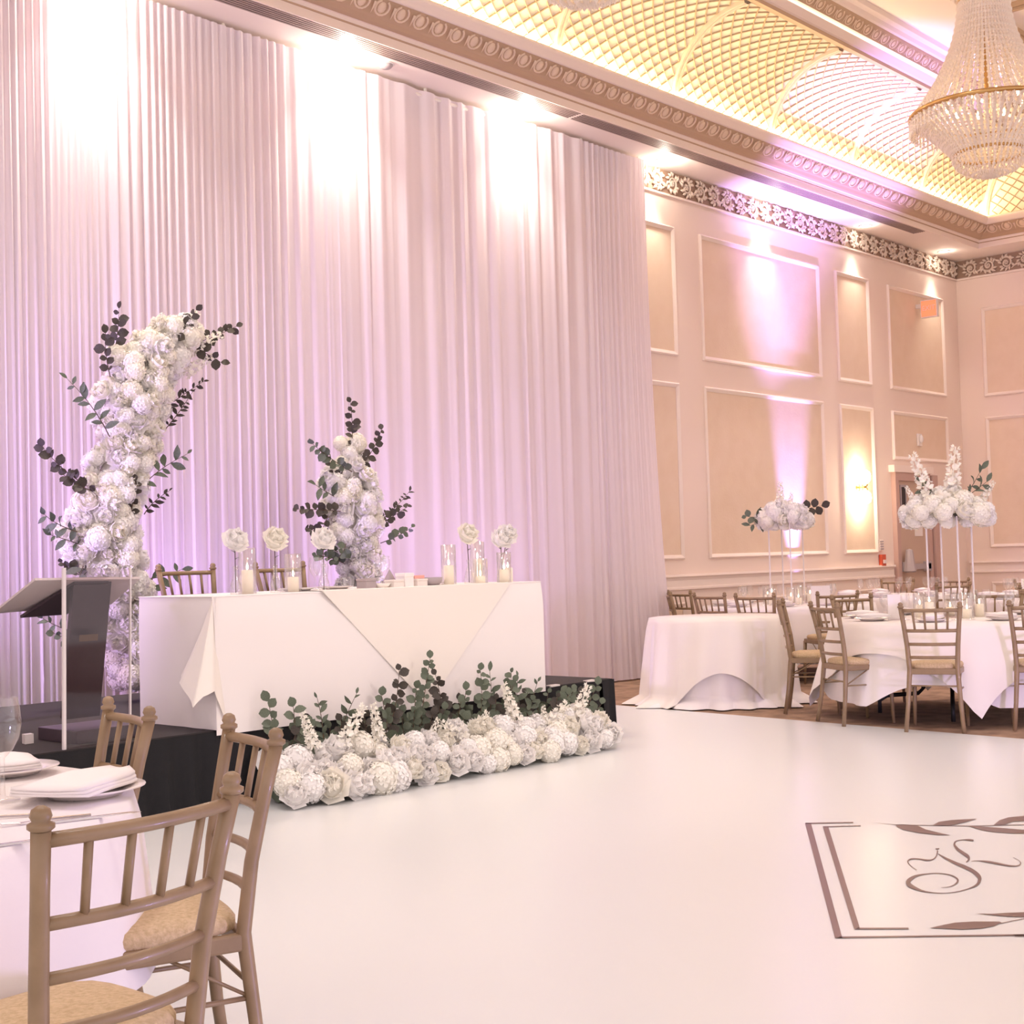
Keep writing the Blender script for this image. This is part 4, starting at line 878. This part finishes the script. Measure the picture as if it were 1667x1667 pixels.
def spike(parent, p0, p1, i):
    p0 = Vector(p0); p1 = Vector(p1); d = p1-p0; m_ = d.to_track_quat('Z', 'Y').to_matrix().to_4x4(); m_.translation = p0
    put('flower_spike', SPK[i % 3], parent, mw=m_ @ Matrix.Diagonal((d.length*1.0, d.length*1.0, d.length, 1)))
def bloom(parent, p, size, i, nrm, r, hyd=0.45):
    me = r.choice(HYD) if r.random() < hyd else r.choice(ROSE)
    q = (Vector(nrm)+Vector([r.uniform(-0.35, 0.35) for _ in range(3)])).normalized().to_track_quat('Z', 'Y').to_matrix().to_4x4(); q.translation = p
    put('bloom', me, parent, mw=q @ Matrix.Rotation(r.uniform(0, 6), 4, 'Z') @ Matrix.Scale(size, 4))
def pillar(name, label, slices, Y, seed, base_z, size=(0.062, 0.092), dens=1.0):
    slices = sorted(slices, key=lambda s_: s_[1]); x0 = slices[0][0]
    t = thing(name, label, 'flowers', (x0, Y, base_z)); r = random.Random(seed); O = Vector((x0, Y, base_z))
    # core of greenery the blooms are pushed into
    V = []; F = []; n = 10
    for (cx, z, R_) in slices:
        for j in range(n): a = 2*pi*j/n; V.append((cx+R_*0.62*cos(a)-x0, R_*0.55*sin(a), z-base_z))
    for i in range(len(slices)-1):
        for j in range(n): F.append((i*n+j, i*n+(j+1) % n, (i+1)*n+(j+1) % n, (i+1)*n+j))
    F.append(tuple(range(n))); F.append(tuple((len(slices)-1)*n+j for j in range(n)))
    obj('foam_core', MB().add(V, F), 'petalb', t)
    zmax = slices[-1][1]; z = slices[0][1]; i = 0
    while z <= zmax:
        for a, b in zip(slices, slices[1:]):
            if a[1] <= z <= b[1]: break
        u = (z-a[1])/max(1e-6, b[1]-a[1]); cx = a[0]+(b[0]-a[0])*u; R_ = a[2]+(b[2]-a[2])*u
        n = max(4, int(2*pi*R_/0.105*dens)); off = r.uniform(0, 6)
        for k_ in range(n):
            ang = off+2*pi*k_/n+r.uniform(-0.25, 0.25)
            if sin(ang) > 0.45: continue      # the side against the drape stays bare
            q = R_*r.uniform(0.72, 1.0); p = Vector((cx+q*cos(ang), Y+q*0.85*sin(ang), z+r.uniform(-0.05, 0.05)))-O
            bloom(t, p, r.uniform(*size), i, (cos(ang), sin(ang), 0.25), r); i += 1
        z += 0.088
    return t, O
T1S = [(5.72, 3.07, 0.15), (5.63, 2.93, 0.24), (5.46, 2.78, 0.27), (5.42, 2.65, 0.27), (5.34, 2.51, 0.29), (5.34, 2.34, 0.22), (5.32, 2.17, 0.2), (5.24, 2.0, 0.22), (5.19, 1.83, 0.25), (5.1, 1.66, 0.25), (5.1, 1.53, 0.24), (5.14, 1.36, 0.26), (5.2, 1.2, 0.25), (5.28, 1.02, 0.19), (5.32, 0.85, 0.17), (5.34, 0.69, 0.18), (5.38, 0.60, 0.21), (5.40, 0.56, 0.19)]
T1S = [(a, b, c*0.92) for a, b, c in T1S]
T2S = [(7.3, 2.3, 0.06), (7.36, 2.15, 0.13), (7.33, 2.0, 0.2), (7.34, 1.86, 0.2), (7.35, 1.66, 0.23), (7.36, 1.51, 0.2), (7.42, 1.36, 0.18), (7.42, 1.0, 0.17), (7.42, 0.66, 0.18)]
S1 = [(5.2, 2.84, 5.22, 3.12, 'r'), (5.13, 2.7, 5.08, 2.93, 'r'), (5.03, 2.3, 4.76, 2.59, 'l'), (4.93, 1.94, 4.63, 2.15, 'r'), (4.95, 1.88, 4.74, 1.97, 'r'), (5.39, 1.93, 5.68, 2.13, 'l'), (5.57, 2.44, 5.9, 2.67, 's'), (5.6, 2.35, 5.77, 2.58, 's'), (5.65, 2.99, 5.78, 3.16, 'r'), (5.83, 2.94, 6.2, 3.1, 'r'), (5.88, 2.88, 6.02, 2.81, 'r'), (4.79, 1.61, 4.58, 1.7, 'l'), (4.9, 1.51, 4.68, 1.57, 'l'), (5.41, 1.27, 5.65, 1.32, 'l'), (5.42, 1.21, 5.48, 0.98, 'l'), (4.91, 0.92, 4.61, 1.03, 'l'), (4.91, 0.86, 4.66, 0.93, 'g'), (5.25, 1.74, 5.26, 1.93, 'r'), (4.9, 1.31, 4.75, 1.39, 'r'), (5.42, 1.74, 5.56, 1.87, 's'), (4.87, 1.33, 4.82, 1.21, 'l')]
S2 = [(7.32, 2.27, 7.29, 2.61, 'r'), (7.41, 2.15, 7.57, 2.4, 'r'), (7.16, 2.09, 6.81, 2.25, 'g'), (7.12, 2.04, 7.0, 2.21, 'r'), (7.06, 1.87, 6.87, 1.94, 'l'), (7.02, 1.74, 6.64, 1.75, 'r'), (7.56, 1.66, 7.91, 1.91, 's'), (7.56, 1.63, 7.84, 1.78, 'r'), (7.59, 1.51, 7.83, 1.61, 'g'), (7.04, 1.56, 6.83, 1.61, 'r'), (7.07, 1.44, 6.86, 1.51, 'g'), (7.14, 1.46, 7.04, 1.37, 'g'), (7.05, 1.68, 6.95, 1.56, 'r'), (7.13, 1.34, 6.86, 1.4, 'g')]
for nm, lab, SL, SP, sd in (('flower_pillar', 'tall leaning pillar of white roses and hydrangeas behind the lectern', T1S, S1, 1), ('flower_pillar', 'shorter pillar of white flowers behind the middle of the head table', T2S, S2, 2)):
    t, O = pillar(nm, lab, SL, 8.45, sd, SZ)
    for i, (a, b, c_, d, k_) in enumerate(SP):
        ya = 8.40-0.05*(i % 3); cx = SL[len(SL)//2][0]
        P0 = Vector((a+(c_-a)*-0.25, ya, b+(d-b)*-0.25)); sprig(t, P0-O, Vector((c_, ya-0.05, d))-O, k_, 100*sd+i, 1.0)
    if sd == 1:
        for i, (a, b, c_, d) in enumerate(((5.60, 2.95, 5.85, 3.16), (5.70, 2.85, 6.05, 3.02), (5.72, 2.70, 5.98, 2.86), (5.5, 2.9, 5.55, 3.12))): spike(t, Vector((a, 8.38, b))-O, Vector((c_, 8.33, d))-O, i)

# floor flower bank in front of the stage
fb = thing('flower_bank', 'long low bank of white roses and hydrangeas on the floor before the head table', 'flowers', (6.2, 6.2, 0)); O = Vector((6.2, 6.2, 0)); r = random.Random(21)
core = MB(); core.tube([(4.85-6.2, 0.05, 0.08), (5.6-6.2, 0.02, 0.09), (6.6-6.2, 0.02, 0.09), (7.5-6.2, 0.06, 0.08)], 0.075, 8); obj('foam_core', core, 'leafg', fb)
nb = 0
for row, (yy, zz, st_) in enumerate(((6.00, 0.065, 0.118), (6.07, 0.150, 0.115), (6.19, 0.215, 0.13), (6.33, 0.20, 0.16))):
    x = 4.80+0.03*row
    while x < 7.62-0.02*row:
        bow = 0.06*(1-((x-6.1)/1.5)**2); s_ = r.uniform(0.068, 0.092)*(1.12 if x < 5.6 else 0.97)
        p = Vector((x+r.uniform(-.02, .02), yy-bow+r.uniform(-.03, .03)+0.05, max(s_*0.85, zz+r.uniform(-.025, .04)))); bloom(fb, p-O, s_, nb, (r.uniform(-.4, .2), -0.8, 0.5), r, 0.5); nb += 1; x += st_*r.uniform(0.85, 1.15)
SRG = [(4.93, 0.32, 4.85, 0.57, 'g'), (5.06, 0.30, 5.02, 0.55, 'g'), (5.29, 0.30, 5.41, 0.55, 'l'), (5.24, 0.3, 5.22, 0.53, 'l'), (5.47, 0.28, 5.58, 0.46, 'l'), (5.72, 0.30, 5.78, 0.66, 'r'), (5.8, 0.28, 5.7, 0.53, 'g'), (6.0, 0.30, 6.07, 0.72, 'g'), (5.95, 0.3, 5.91, 0.58, 'g'), (6.28, 0.3, 6.23, 0.6, 'r'), (6.41, 0.28, 6.39, 0.52, 'g'), (6.53, 0.25, 6.48, 0.6, 'g'), (6.61, 0.25, 6.68, 0.6, 'l'), (6.76, 0.25, 6.89, 0.6, 'g'), (6.7, 0.25, 6.78, 0.52, 'g'), (6.85, 0.25, 7.0, 0.53, 'l'), (7.0, 0.2, 7.14, 0.48, 'l'), (7.19, 0.2, 7.36, 0.4, 'g'), (7.38, 0.14, 7.56, 0.38, 'g'), (7.55, 0.14, 7.78, 0.27, 'g'), (6.19, 0.2, 6.14, 0.42, 'g'), (5.92, 0.22, 5.88, 0.44, 'g'), (6.55, 0.2, 6.40, 0.40, 'g'), (5.62, 0.25, 5.52, 0.42, 'r'), (5.15, 0.25, 5.12, 0.44, 'r'), (6.05, 0.2, 6.0, 0.40, 'g'), (6.35, 0.22, 6.30, 0.42, 'g'), (6.95, 0.22, 6.90, 0.44, 'g'), (7.2, 0.2, 7.18, 0.42, 'g'), (5.40, 0.25, 5.36, 0.42, 'g'), (5.80, 0.22, 5.84, 0.42, 'g')]
for i in range(26):      # short dark sprays filling the gap below the cloth hem
    a = 4.95+i*0.105; SRG.append((a, 0.16, a+r.uniform(-.09, .09), r.uniform(0.33, 0.44), 'rg'[i % 2]))
for i, (a, b, c_, d, k_) in enumerate(SRG): sprig(fb, Vector((a, 6.31, b-0.06))-O, Vector((c_+r.uniform(-.05, .05), 6.34-0.05*(i % 3), d+r.uniform(-.03, .02)))-O, k_, 500+i, 1.0, leaf=r.uniform(0.055, 0.08), depth=0.03)
SPKS = [(5.23, 0.24, 5.42, 0.50), (5.56, 0.26, 5.49, 0.50), (5.07, 0.28, 4.96, 0.50), (6.34, 0.16, 6.46, 0.36), (6.76, 0.26, 6.62, 0.52), (6.34, 0.15, 6.04, 0.33), (6.93, 0.12, 7.25, 0.34), (7.14, 0.11, 7.21, 0.33), (7.3, 0.12, 7.48, 0.44), (5.95, 0.20, 6.02, 0.36), (7.05, 0.16, 7.0, 0.34)]
for i, (a, b, c_, d) in enumerate(SPKS): spike(fb, Vector((a, 6.18, b))-O, Vector((c_, 6.15, d))-O, i)

# tall centrepieces on clear stands
def centrepiece(x, y, label, seed, zt=1.62, w=0.42, tall=((-.1, .0, .50),), leaves=()):
    t = thing('flower_tower', label, 'flowers', (x, y, 0.765)); h = zt-0.765; r = random.Random(seed)
    ux, uy = 0.674, -0.738     # across the view
    obj('base_plate', MB().box((-0.15, -0.15, 0), (0.15, 0.15, 0.012)), 'acryl', t); obj('top_plate', MB().box((-0.15, -0.15, h-0.012), (0.15, 0.15, h)), 'acryl', t)
    for a, b in ((-0.13, -0.13), (0.13, -0.13), (0.13, 0.13), (-0.13, 0.13)):
        obj('rod', MB().tube([(a, b, 0.012), (a, b, h-0.012)], 0.008, 6), 'edge', t)
    obj('foam_core', MB().ell((0, 0, h+0.06), (w*0.5, w*0.5, 0.09), 12, 6), 'leafg', t)
    n = 34
    for i in range(n):
        a = i*2.4; q = w*math.sqrt((i+0.5)/n); px_, py_ = q*cos(a), q*sin(a)*0.75; 
        dx, dy = px_*ux-py_*uy, px_*uy+py_*ux
        z = h+0.13*(1-(q/w)**2)+0.03+r.uniform(-.03, .03)-0.03*(q/w)
        bloom(t, (dx, dy, z), r.uniform(0.065, 0.095), i, (dx, dy, 0.5*w), r, 0.6)
    for i in range(12):
        a = i*pi/6; q = w*0.8; dx, dy = q*cos(a)*ux, q*cos(a)*uy+q*0.6*sin(a); bloom(t, (dx, dy, h-0.03), 0.075, i, (dx, dy, -0.2), r, 0.6)
    for i, (s_, e_, zz) in enumerate(tall): spike(t, (s_*ux, s_*uy, h+0.08), (e_*ux, e_*uy, h+zz), i)
    for i, (s_, z0, e_, z1, k_) in enumerate(leaves): sprig(t, (s_*ux, s_*uy, h+z0), (e_*ux, e_*uy, h+z1), k_, seed*31+i, 1.2, 0.10)
centrepiece(13.1, 7.95, 'white flower tower on clear rods in front of the violet-lit wall panel', 3, 1.66, 0.27, ((-.05, -.04, .42), (0.05, 0.08, 0.30)), ((-.2, .05, -.42, .06, 'g'), (-.2, .0, -.38, -.04, 'l'), (.18, .1, .40, .15, 'r')))
centrepiece(10.62, 4.94, 'larger white flower tower on clear rods above the big round table', 5, 1.58, 0.34, ((-.12, -.27, .50), (0.02, 0.08, 0.55), (0.25, .38, .26), (-0.25, -0.33, 0.24)), ((-.12, .05, -.22, .28, 'l'), (.12, .12, .28, .36, 'l'), (.12, .12, .32, .26, 'l')))

# ---------------------------------------------------------------- things on the head table
def bud_vase(x, y, zr, label, twin=None, dxs=0.0):
    t = thing('bud_vase', label, 'vase', (x, y, HZ), 0, None); h = zr-HZ
    obj('glass_vase', MB().lathe([(0, 0.0), (0.030, 0.0), (0.036, 0.02), (0.034, 0.05), (0.018, 0.10), (0.012, 0.13), (0.016, 0.165), (0.013, 0.165), (0.009, 0.13), (0.014, 0.10), (0.030, 0.05), (0, 0.006)], 16), 'glass', t, True)
    for i, (dx, dz) in enumerate([(dxs, 0)]+(twin or [])):
        s_ = obj('stem', MB().tube([(0, 0, 0.01), (dx*0.3, 0, 0.16), (dx, 0, h+dz-0.03)], 0.003, 5), 'stem', t)
        q = Matrix.Translation((dx, 0, h+dz)) @ Matrix.Rotation(rad(55), 4, Vector((1, -0.2, 0))) @ Matrix.Scale(0.078, 4); put('rose_bloom', ROSE[(i+int(x*3)) % 5], t, mw=q)
        for k_ in range(2):
            m_ = Matrix.Translation((dx*0.8, 0, h+dz-0.07-0.04*k_)) @ Matrix.Rotation(rad(70+180*k_), 4, 'Z') @ Matrix.Rotation(rad(30), 4, 'X'); put('leaf', LEAF['g'][0], s_, mw=m_ @ Matrix.Scale(0.03, 4))
    return t
bud_vase(4.90, 6.66, 1.475, 'bud vase with one round white rose, leftmost on the head table')
bud_vase(5.19, 6.66, 1.480, 'bud vase with a ruffled white rose, second from the left on the head table')
bud_vase(5.53, 6.62, 1.475, 'bud vase with a white rose before the dark leaves, third from the left')
bud_vase(6.81, 6.62, 1.500, 'bud vase with a white rose on bent stems, among the right candles', dxs=-0.01)
bud_vase(7.18, 6.66, 1.465, 'bud vase with two white roses at the right end of the head table', [(0.06, 0.03)])
candle(5.00, 6.68, HZ, 0.14, 'tall lit candle in a glass sleeve beside the leftmost rose', 'candles on the head table', 0.27)
candle(5.34, 6.68, HZ, 0.09, 'lit candle in a square-topped glass sleeve at the left of the head table', 'candles on the head table', 0.23)
candle(6.655, 6.66, HZ, 0.13, 'tall lit candle at the left of the right-hand candle cluster', 'candles on the head table', 0.27)
candle(6.90, 6.60, HZ, 0.05, 'shortest lit candle in the right-hand cluster', 'candles on the head table', 0.17)
candle(7.02, 6.74, HZ, 0.17, 'tallest lit candle in the right-hand cluster', 'candles on the head table', 0.29)
candle(7.14, 6.60, HZ, 0.09, 'lit candle in front of the two-rose vase', 'candles on the head table', 0.21)
candle(7.31, 6.72, HZ, 0.10, 'lit candle nearest the right end of the head table', 'candles on the head table')
for x, y, w in ((5.46, 6.62, 'clear wine glass left of the middle on the head table'), (5.56, 6.70, 'clear wine glass before the dark leaves on the head table'), (6.06, 6.72, 'clear wine glass behind the small favour boxes'), (6.20, 6.80, 'clear wine glass to the right of the small favour boxes')):
    item('wine_glass', GL, w, 'glass', (x, y, HZ), 0, 'glasses on the head table')
item('champagne_flute', MB().lathe([(0, 0), (0.028, 0.002), (0.004, 0.008), (0.004, 0.06), (0.018, 0.09), (0.023, 0.15), (0.019, 0.20)], 14).mesh('champagne_flute', M['glass'], True), 'slim glass flute on the head table by the third rose', 'glass', (5.49, 6.56, HZ))
for x, w in ((5.42, 'white plate by the left candles of the head table'), (5.72, 'white plate in front of the right chair behind the head table'), (6.52, 'white plate left of the right-hand candles')):
    item('dinner_plate', PL, w, 'plate', (x, 6.74, HZ), 0, 'plates on the head table', 0.85)
def gift(x, y, w, d, h, m, label, name='favour_box'):
    t = thing(name, label, 'box', (x, y, HZ), rad(8)); smooth_bevel(obj('box', MB().box((-w/2, -d/2, 0), (w/2, d/2, h*0.72)), m, t), 0.003)
    smooth_bevel(obj('lid', MB().box((-w/2-0.002, -d/2-0.002, h*0.72), (w/2+0.002, d/2+0.002, h)), m, t), 0.003)
gift(5.86, 6.60, 0.10, 0.08, 0.065, 'grey', 'lilac-grey box on the head table before the right chair')
gift(6.08, 6.58, 0.10, 0.08, 0.05, 'white', 'white favour box in the row at the middle of the head table')
gift(6.19, 6.60, 0.09, 0.08, 0.09, 'cloth', 'taller white box standing beside the white favour box')
gift(6.31, 6.60, 0.10, 0.08, 0.05, 'white', 'white box under the coral card at the middle of the head table')
tag(smooth_bevel(obj('coral_card', MB().box((6.26, 6.58, HZ+0.051), (6.35, 6.63, HZ+0.072)), 'pink'), 0.002), 'small coral card lying on the white box of the head table', 'card')
c = MB(); c.add([(6.10, 6.66, HZ), (6.20, 6.66, HZ), (6.20, 6.74, HZ), (6.10, 6.74, HZ), (6.15, 6.70, HZ+0.12)], [(3, 2, 1, 0), (0, 1, 4), (1, 2, 4), (2, 3, 4), (3, 0, 4)]); tag(obj('napkin_cone', c, 'grey'), 'small grey pointed napkin cone behind the favour boxes', 'napkin')
item('snack_bowl', MB().lathe([(0, 0.004), (0.05, 0.0), (0.075, 0.02), (0.085, 0.055), (0.080, 0.055), (0.068, 0.022), (0, 0.010)], 24).mesh('snack_bowl', M['grey'], True), 'grey rounded bowl on the head table right of the boxes', 'bowl', (6.44, 6.62, HZ))
item('snack_bowl', MB().lathe([(0, 0.004), (0.035, 0.0), (0.06, 0.03), (0.056, 0.03), (0, 0.010)], 24).mesh('small_dish', M['ivory'], True), 'low cream dish between the lilac box and the white box', 'bowl', (5.97, 6.58, HZ))

# ---------------------------------------------------------------- lectern
le = thing('lectern', 'acrylic lectern with clear front panel and smoked slanting column on the stage', 'lectern', (3.9, 6.55, SZ)); O = Vector((3.9, 6.55, SZ))
def slab(P, th, nrm):
    P = [Vector(p)-O for p in P]; n = Vector(nrm).normalized()*th; k_ = len(P)
    return MB().add(P+[p+n for p in P], [tuple(range(k_))[::-1], tuple(range(k_, 2*k_))]+[(i, (i+1) % k_, (i+1) % k_+k_, i+k_) for i in range(k_)])
FP = [(3.70, 6.50, SZ), (4.10, 6.53, SZ), (4.12, 6.53, 1.335), (3.715, 6.50, 1.345)]
obj('front_panel', slab(FP, 0.012, (0, 1, 0)), 'acryl', le)
obj('panel_edge', slab([(3.690, 6.492, SZ), (3.706, 6.492, SZ), (3.722, 6.492, 1.345), (3.706, 6.492, 1.345)], 0.016, (0, 1, 0)), 'edge', le)
obj('panel_edge', slab([(4.098, 6.524, SZ), (4.104, 6.524, SZ), (4.124, 6.524, 1.335), (4.118, 6.524, 1.335)], 0.016, (0, 1, 0)), 'edge', le)
obj('slanted_column', slab([(3.80, 6.55, 1.285), (4.02, 6.55, 1.285), (4.12, 6.86, 0.53), (3.90, 6.86, 0.53)], 0.03, (0, 1, 0.3)), 'smoke', le)
obj('reading_shelf', slab([(3.57, 6.53, 1.285), (4.18, 6.53, 1.275), (4.26, 6.95, 1.135), (3.56, 6.95, 1.115)], 0.012, (0, 0.2, 1)), 'frost', le)
obj('shelf_support', slab([(3.80, 6.55, 1.275), (4.00, 6.55, 1.275), (3.97, 6.93, 1.105), (3.70, 6.93, 1.10)], -0.014, (0, 0.2, 1)), 'smoke', le)
smooth_bevel(obj('base_plate', slab([(3.84, 6.62, SZ), (4.22, 6.62, SZ), (4.22, 7.02, SZ), (3.84, 7.02, SZ)], 0.07, (0, 0, 1)), 'smoke', le), 0.004)
obj('bracket', slab([(3.70, 6.90, SZ), (3.75, 6.90, SZ), (3.76, 6.95, SZ), (3.71, 6.95, SZ)], 0.05, (0, 0, 1)), 'white', le)
obj('crest_print', slab([(3.87, 6.628, 0.99), (3.98, 6.628, 0.99), (3.985, 6.642, 0.955), (3.875, 6.642, 0.955)], -0.0008, (0, 1, 0.3)), 'crest', le)

# ---------------------------------------------------------------- par cans and chandeliers
def par_can(x, y, z, label, tiltx):
    t = thing('par_can', label, 'stage light', (x, y, z), 0, None)
    obj('body', MB().lathe([(0, -0.06), (0.06, -0.06), (0.075, -0.03), (0.075, 0.10), (0.068, 0.10), (0.06, 0.07), (0, 0.07)], 16).xf(Matrix.Translation((0, 0, 0.10)) @ Matrix.Rotation(tiltx, 4, 'X')), 'plastic', t, True)
    obj('yoke', MB().tube([(-0.085, 0, 0.10), (-0.085, 0, 0.006), (0.085, 0, 0.006), (0.085, 0, 0.10)], 0.007, 6), 'plastic', t)
for x, w in ((3.9, 'black par light on the stage behind the lectern'), (5.9, 'black par light on the stage behind the head table, left one'), (7.72, 'black par light on the stage behind the head table, right one')): par_can(x, 8.0, SZ, w, rad(-25))
par_can(15.55, 8.98, 0, 'black par light on the carpet against the violet-lit wall', 0)
par_can(14.55, 8.10, 0, 'black par light on the carpet between the two far tables, aimed at the ceiling', 0)

def chandelier(x, y, zb, label):
    t = thing('chandelier', label, 'chandelier', (x, y, zb)); R1, z1 = 0.66, 0.56; R2, z2 = 0.30, 0.20
    obj('stem', MB().tube([(0, 0, z1), (0, 0, 7.25-zb)], 0.02, 8), 'gold', t)
    obj('ceiling_canopy', MB().lathe([(0, 7.25-zb), (0.16, 7.25-zb), (0.14, 7.20-zb), (0.03, 7.14-zb), (0, 7.13-zb)], 20), 'gold', t, True)
    obj('rim_ring', MB().tube([(R1*cos(a), R1*sin(a), z1) for a in [2*pi*i/48 for i in range(48)]], 0.022, 6, closed=True), 'gold', t, True)
    obj('lower_ring', MB().tube([(R2*cos(a), R2*sin(a), z2) for a in [2*pi*i/32 for i in range(32)]], 0.016, 6, closed=True), 'gold', t, True)
    obj('crown_ring', MB().tube([(0.21*cos(a), 0.21*sin(a), z1+1.02) for a in [2*pi*i/24 for i in range(24)]], 0.02, 6, closed=True), 'gold', t, True)
    def beads(path, n, s_, name, par):
        mb = MB()
        for i in range(n):
            p = path(i/(n-1)); q = s_*(1.0 if i % 2 else 0.75)
            mb.add([(p[0]+q, p[1], p[2]), (p[0], p[1]+q, p[2]), (p[0]-q, p[1], p[2]), (p[0], p[1]-q, p[2]), (p[0], p[1], p[2]+q*1.5), (p[0], p[1], p[2]-q*1.5)], [(0, 1, 4), (1, 2, 4), (2, 3, 4), (3, 0, 4), (1, 0, 5), (2, 1, 5), (3, 2, 5), (0, 3, 5)])
        return mb.mesh(name, M['crystal'])
    m1 = beads(lambda u: (R1*0.98+(0.21-R1*0.98)*(1-(1-u)**1.9), 0, z1+1.02*u), 34, 0.022, 'crystal_strand', t)
    for i in range(56): put('crystal_strand', m1, t, rot=(0, 0, 2*pi*i/56))
    m0 = beads(lambda u: (0.21+0.16*sin(pi*u)**1.0*0.6+0.16*u, 0, z1+1.02+0.50*u), 16, 0.018, 'crown_strand', t)
    for i in range(28): put('crown_strand', m0, t, rot=(0, 0, 2*pi*i/28))
    m2 = beads(lambda u: (R1-(R1-R2)*u**0.9+0.0, 0, z1-0.02-(z1-z2-0.02)*u**1.35-0.02*sin(pi*u)), 22, 0.022, 'crystal_strand', t)
    for i in range(56): put('crystal_strand', m2, t, rot=(0, 0, 2*pi*(i+.5)/56))
    m3 = beads(lambda u: (R2*cos(u*pi/2)+0.01, 0, z2-0.02-0.17*sin(u*pi/2)), 11, 0.017, 'crystal_strand', t)
    for i in range(34): put('crystal_strand', m3, t, rot=(0, 0, 2*pi*i/34))
    m4 = beads(lambda u: (R1, 0, z1-0.03-0.11*u), 5, 0.017, 'crystal_drop', t)
    for i in range(72): put('crystal_drop', m4, t, rot=(0, 0, 2*pi*(i+.3)/72))
    for i in range(10):
        a = 2*pi*i/10; put('bulb', BULB, t, loc=(0.34*cos(a), 0.34*sin(a), z1+0.06))
BULB = MB().lathe([(0, 0), (0.012, 0.0), (0.02, 0.03), (0.012, 0.06), (0, 0.075)], 8).mesh('bulb', M['flame'], True)
chandelier(11.85, 5.0, 4.57, 'large tiered crystal chandelier at the upper right of the photo')
chandelier(6.25, 5.0, 4.55, 'second crystal chandelier, only its lowest tip showing at the top edge')
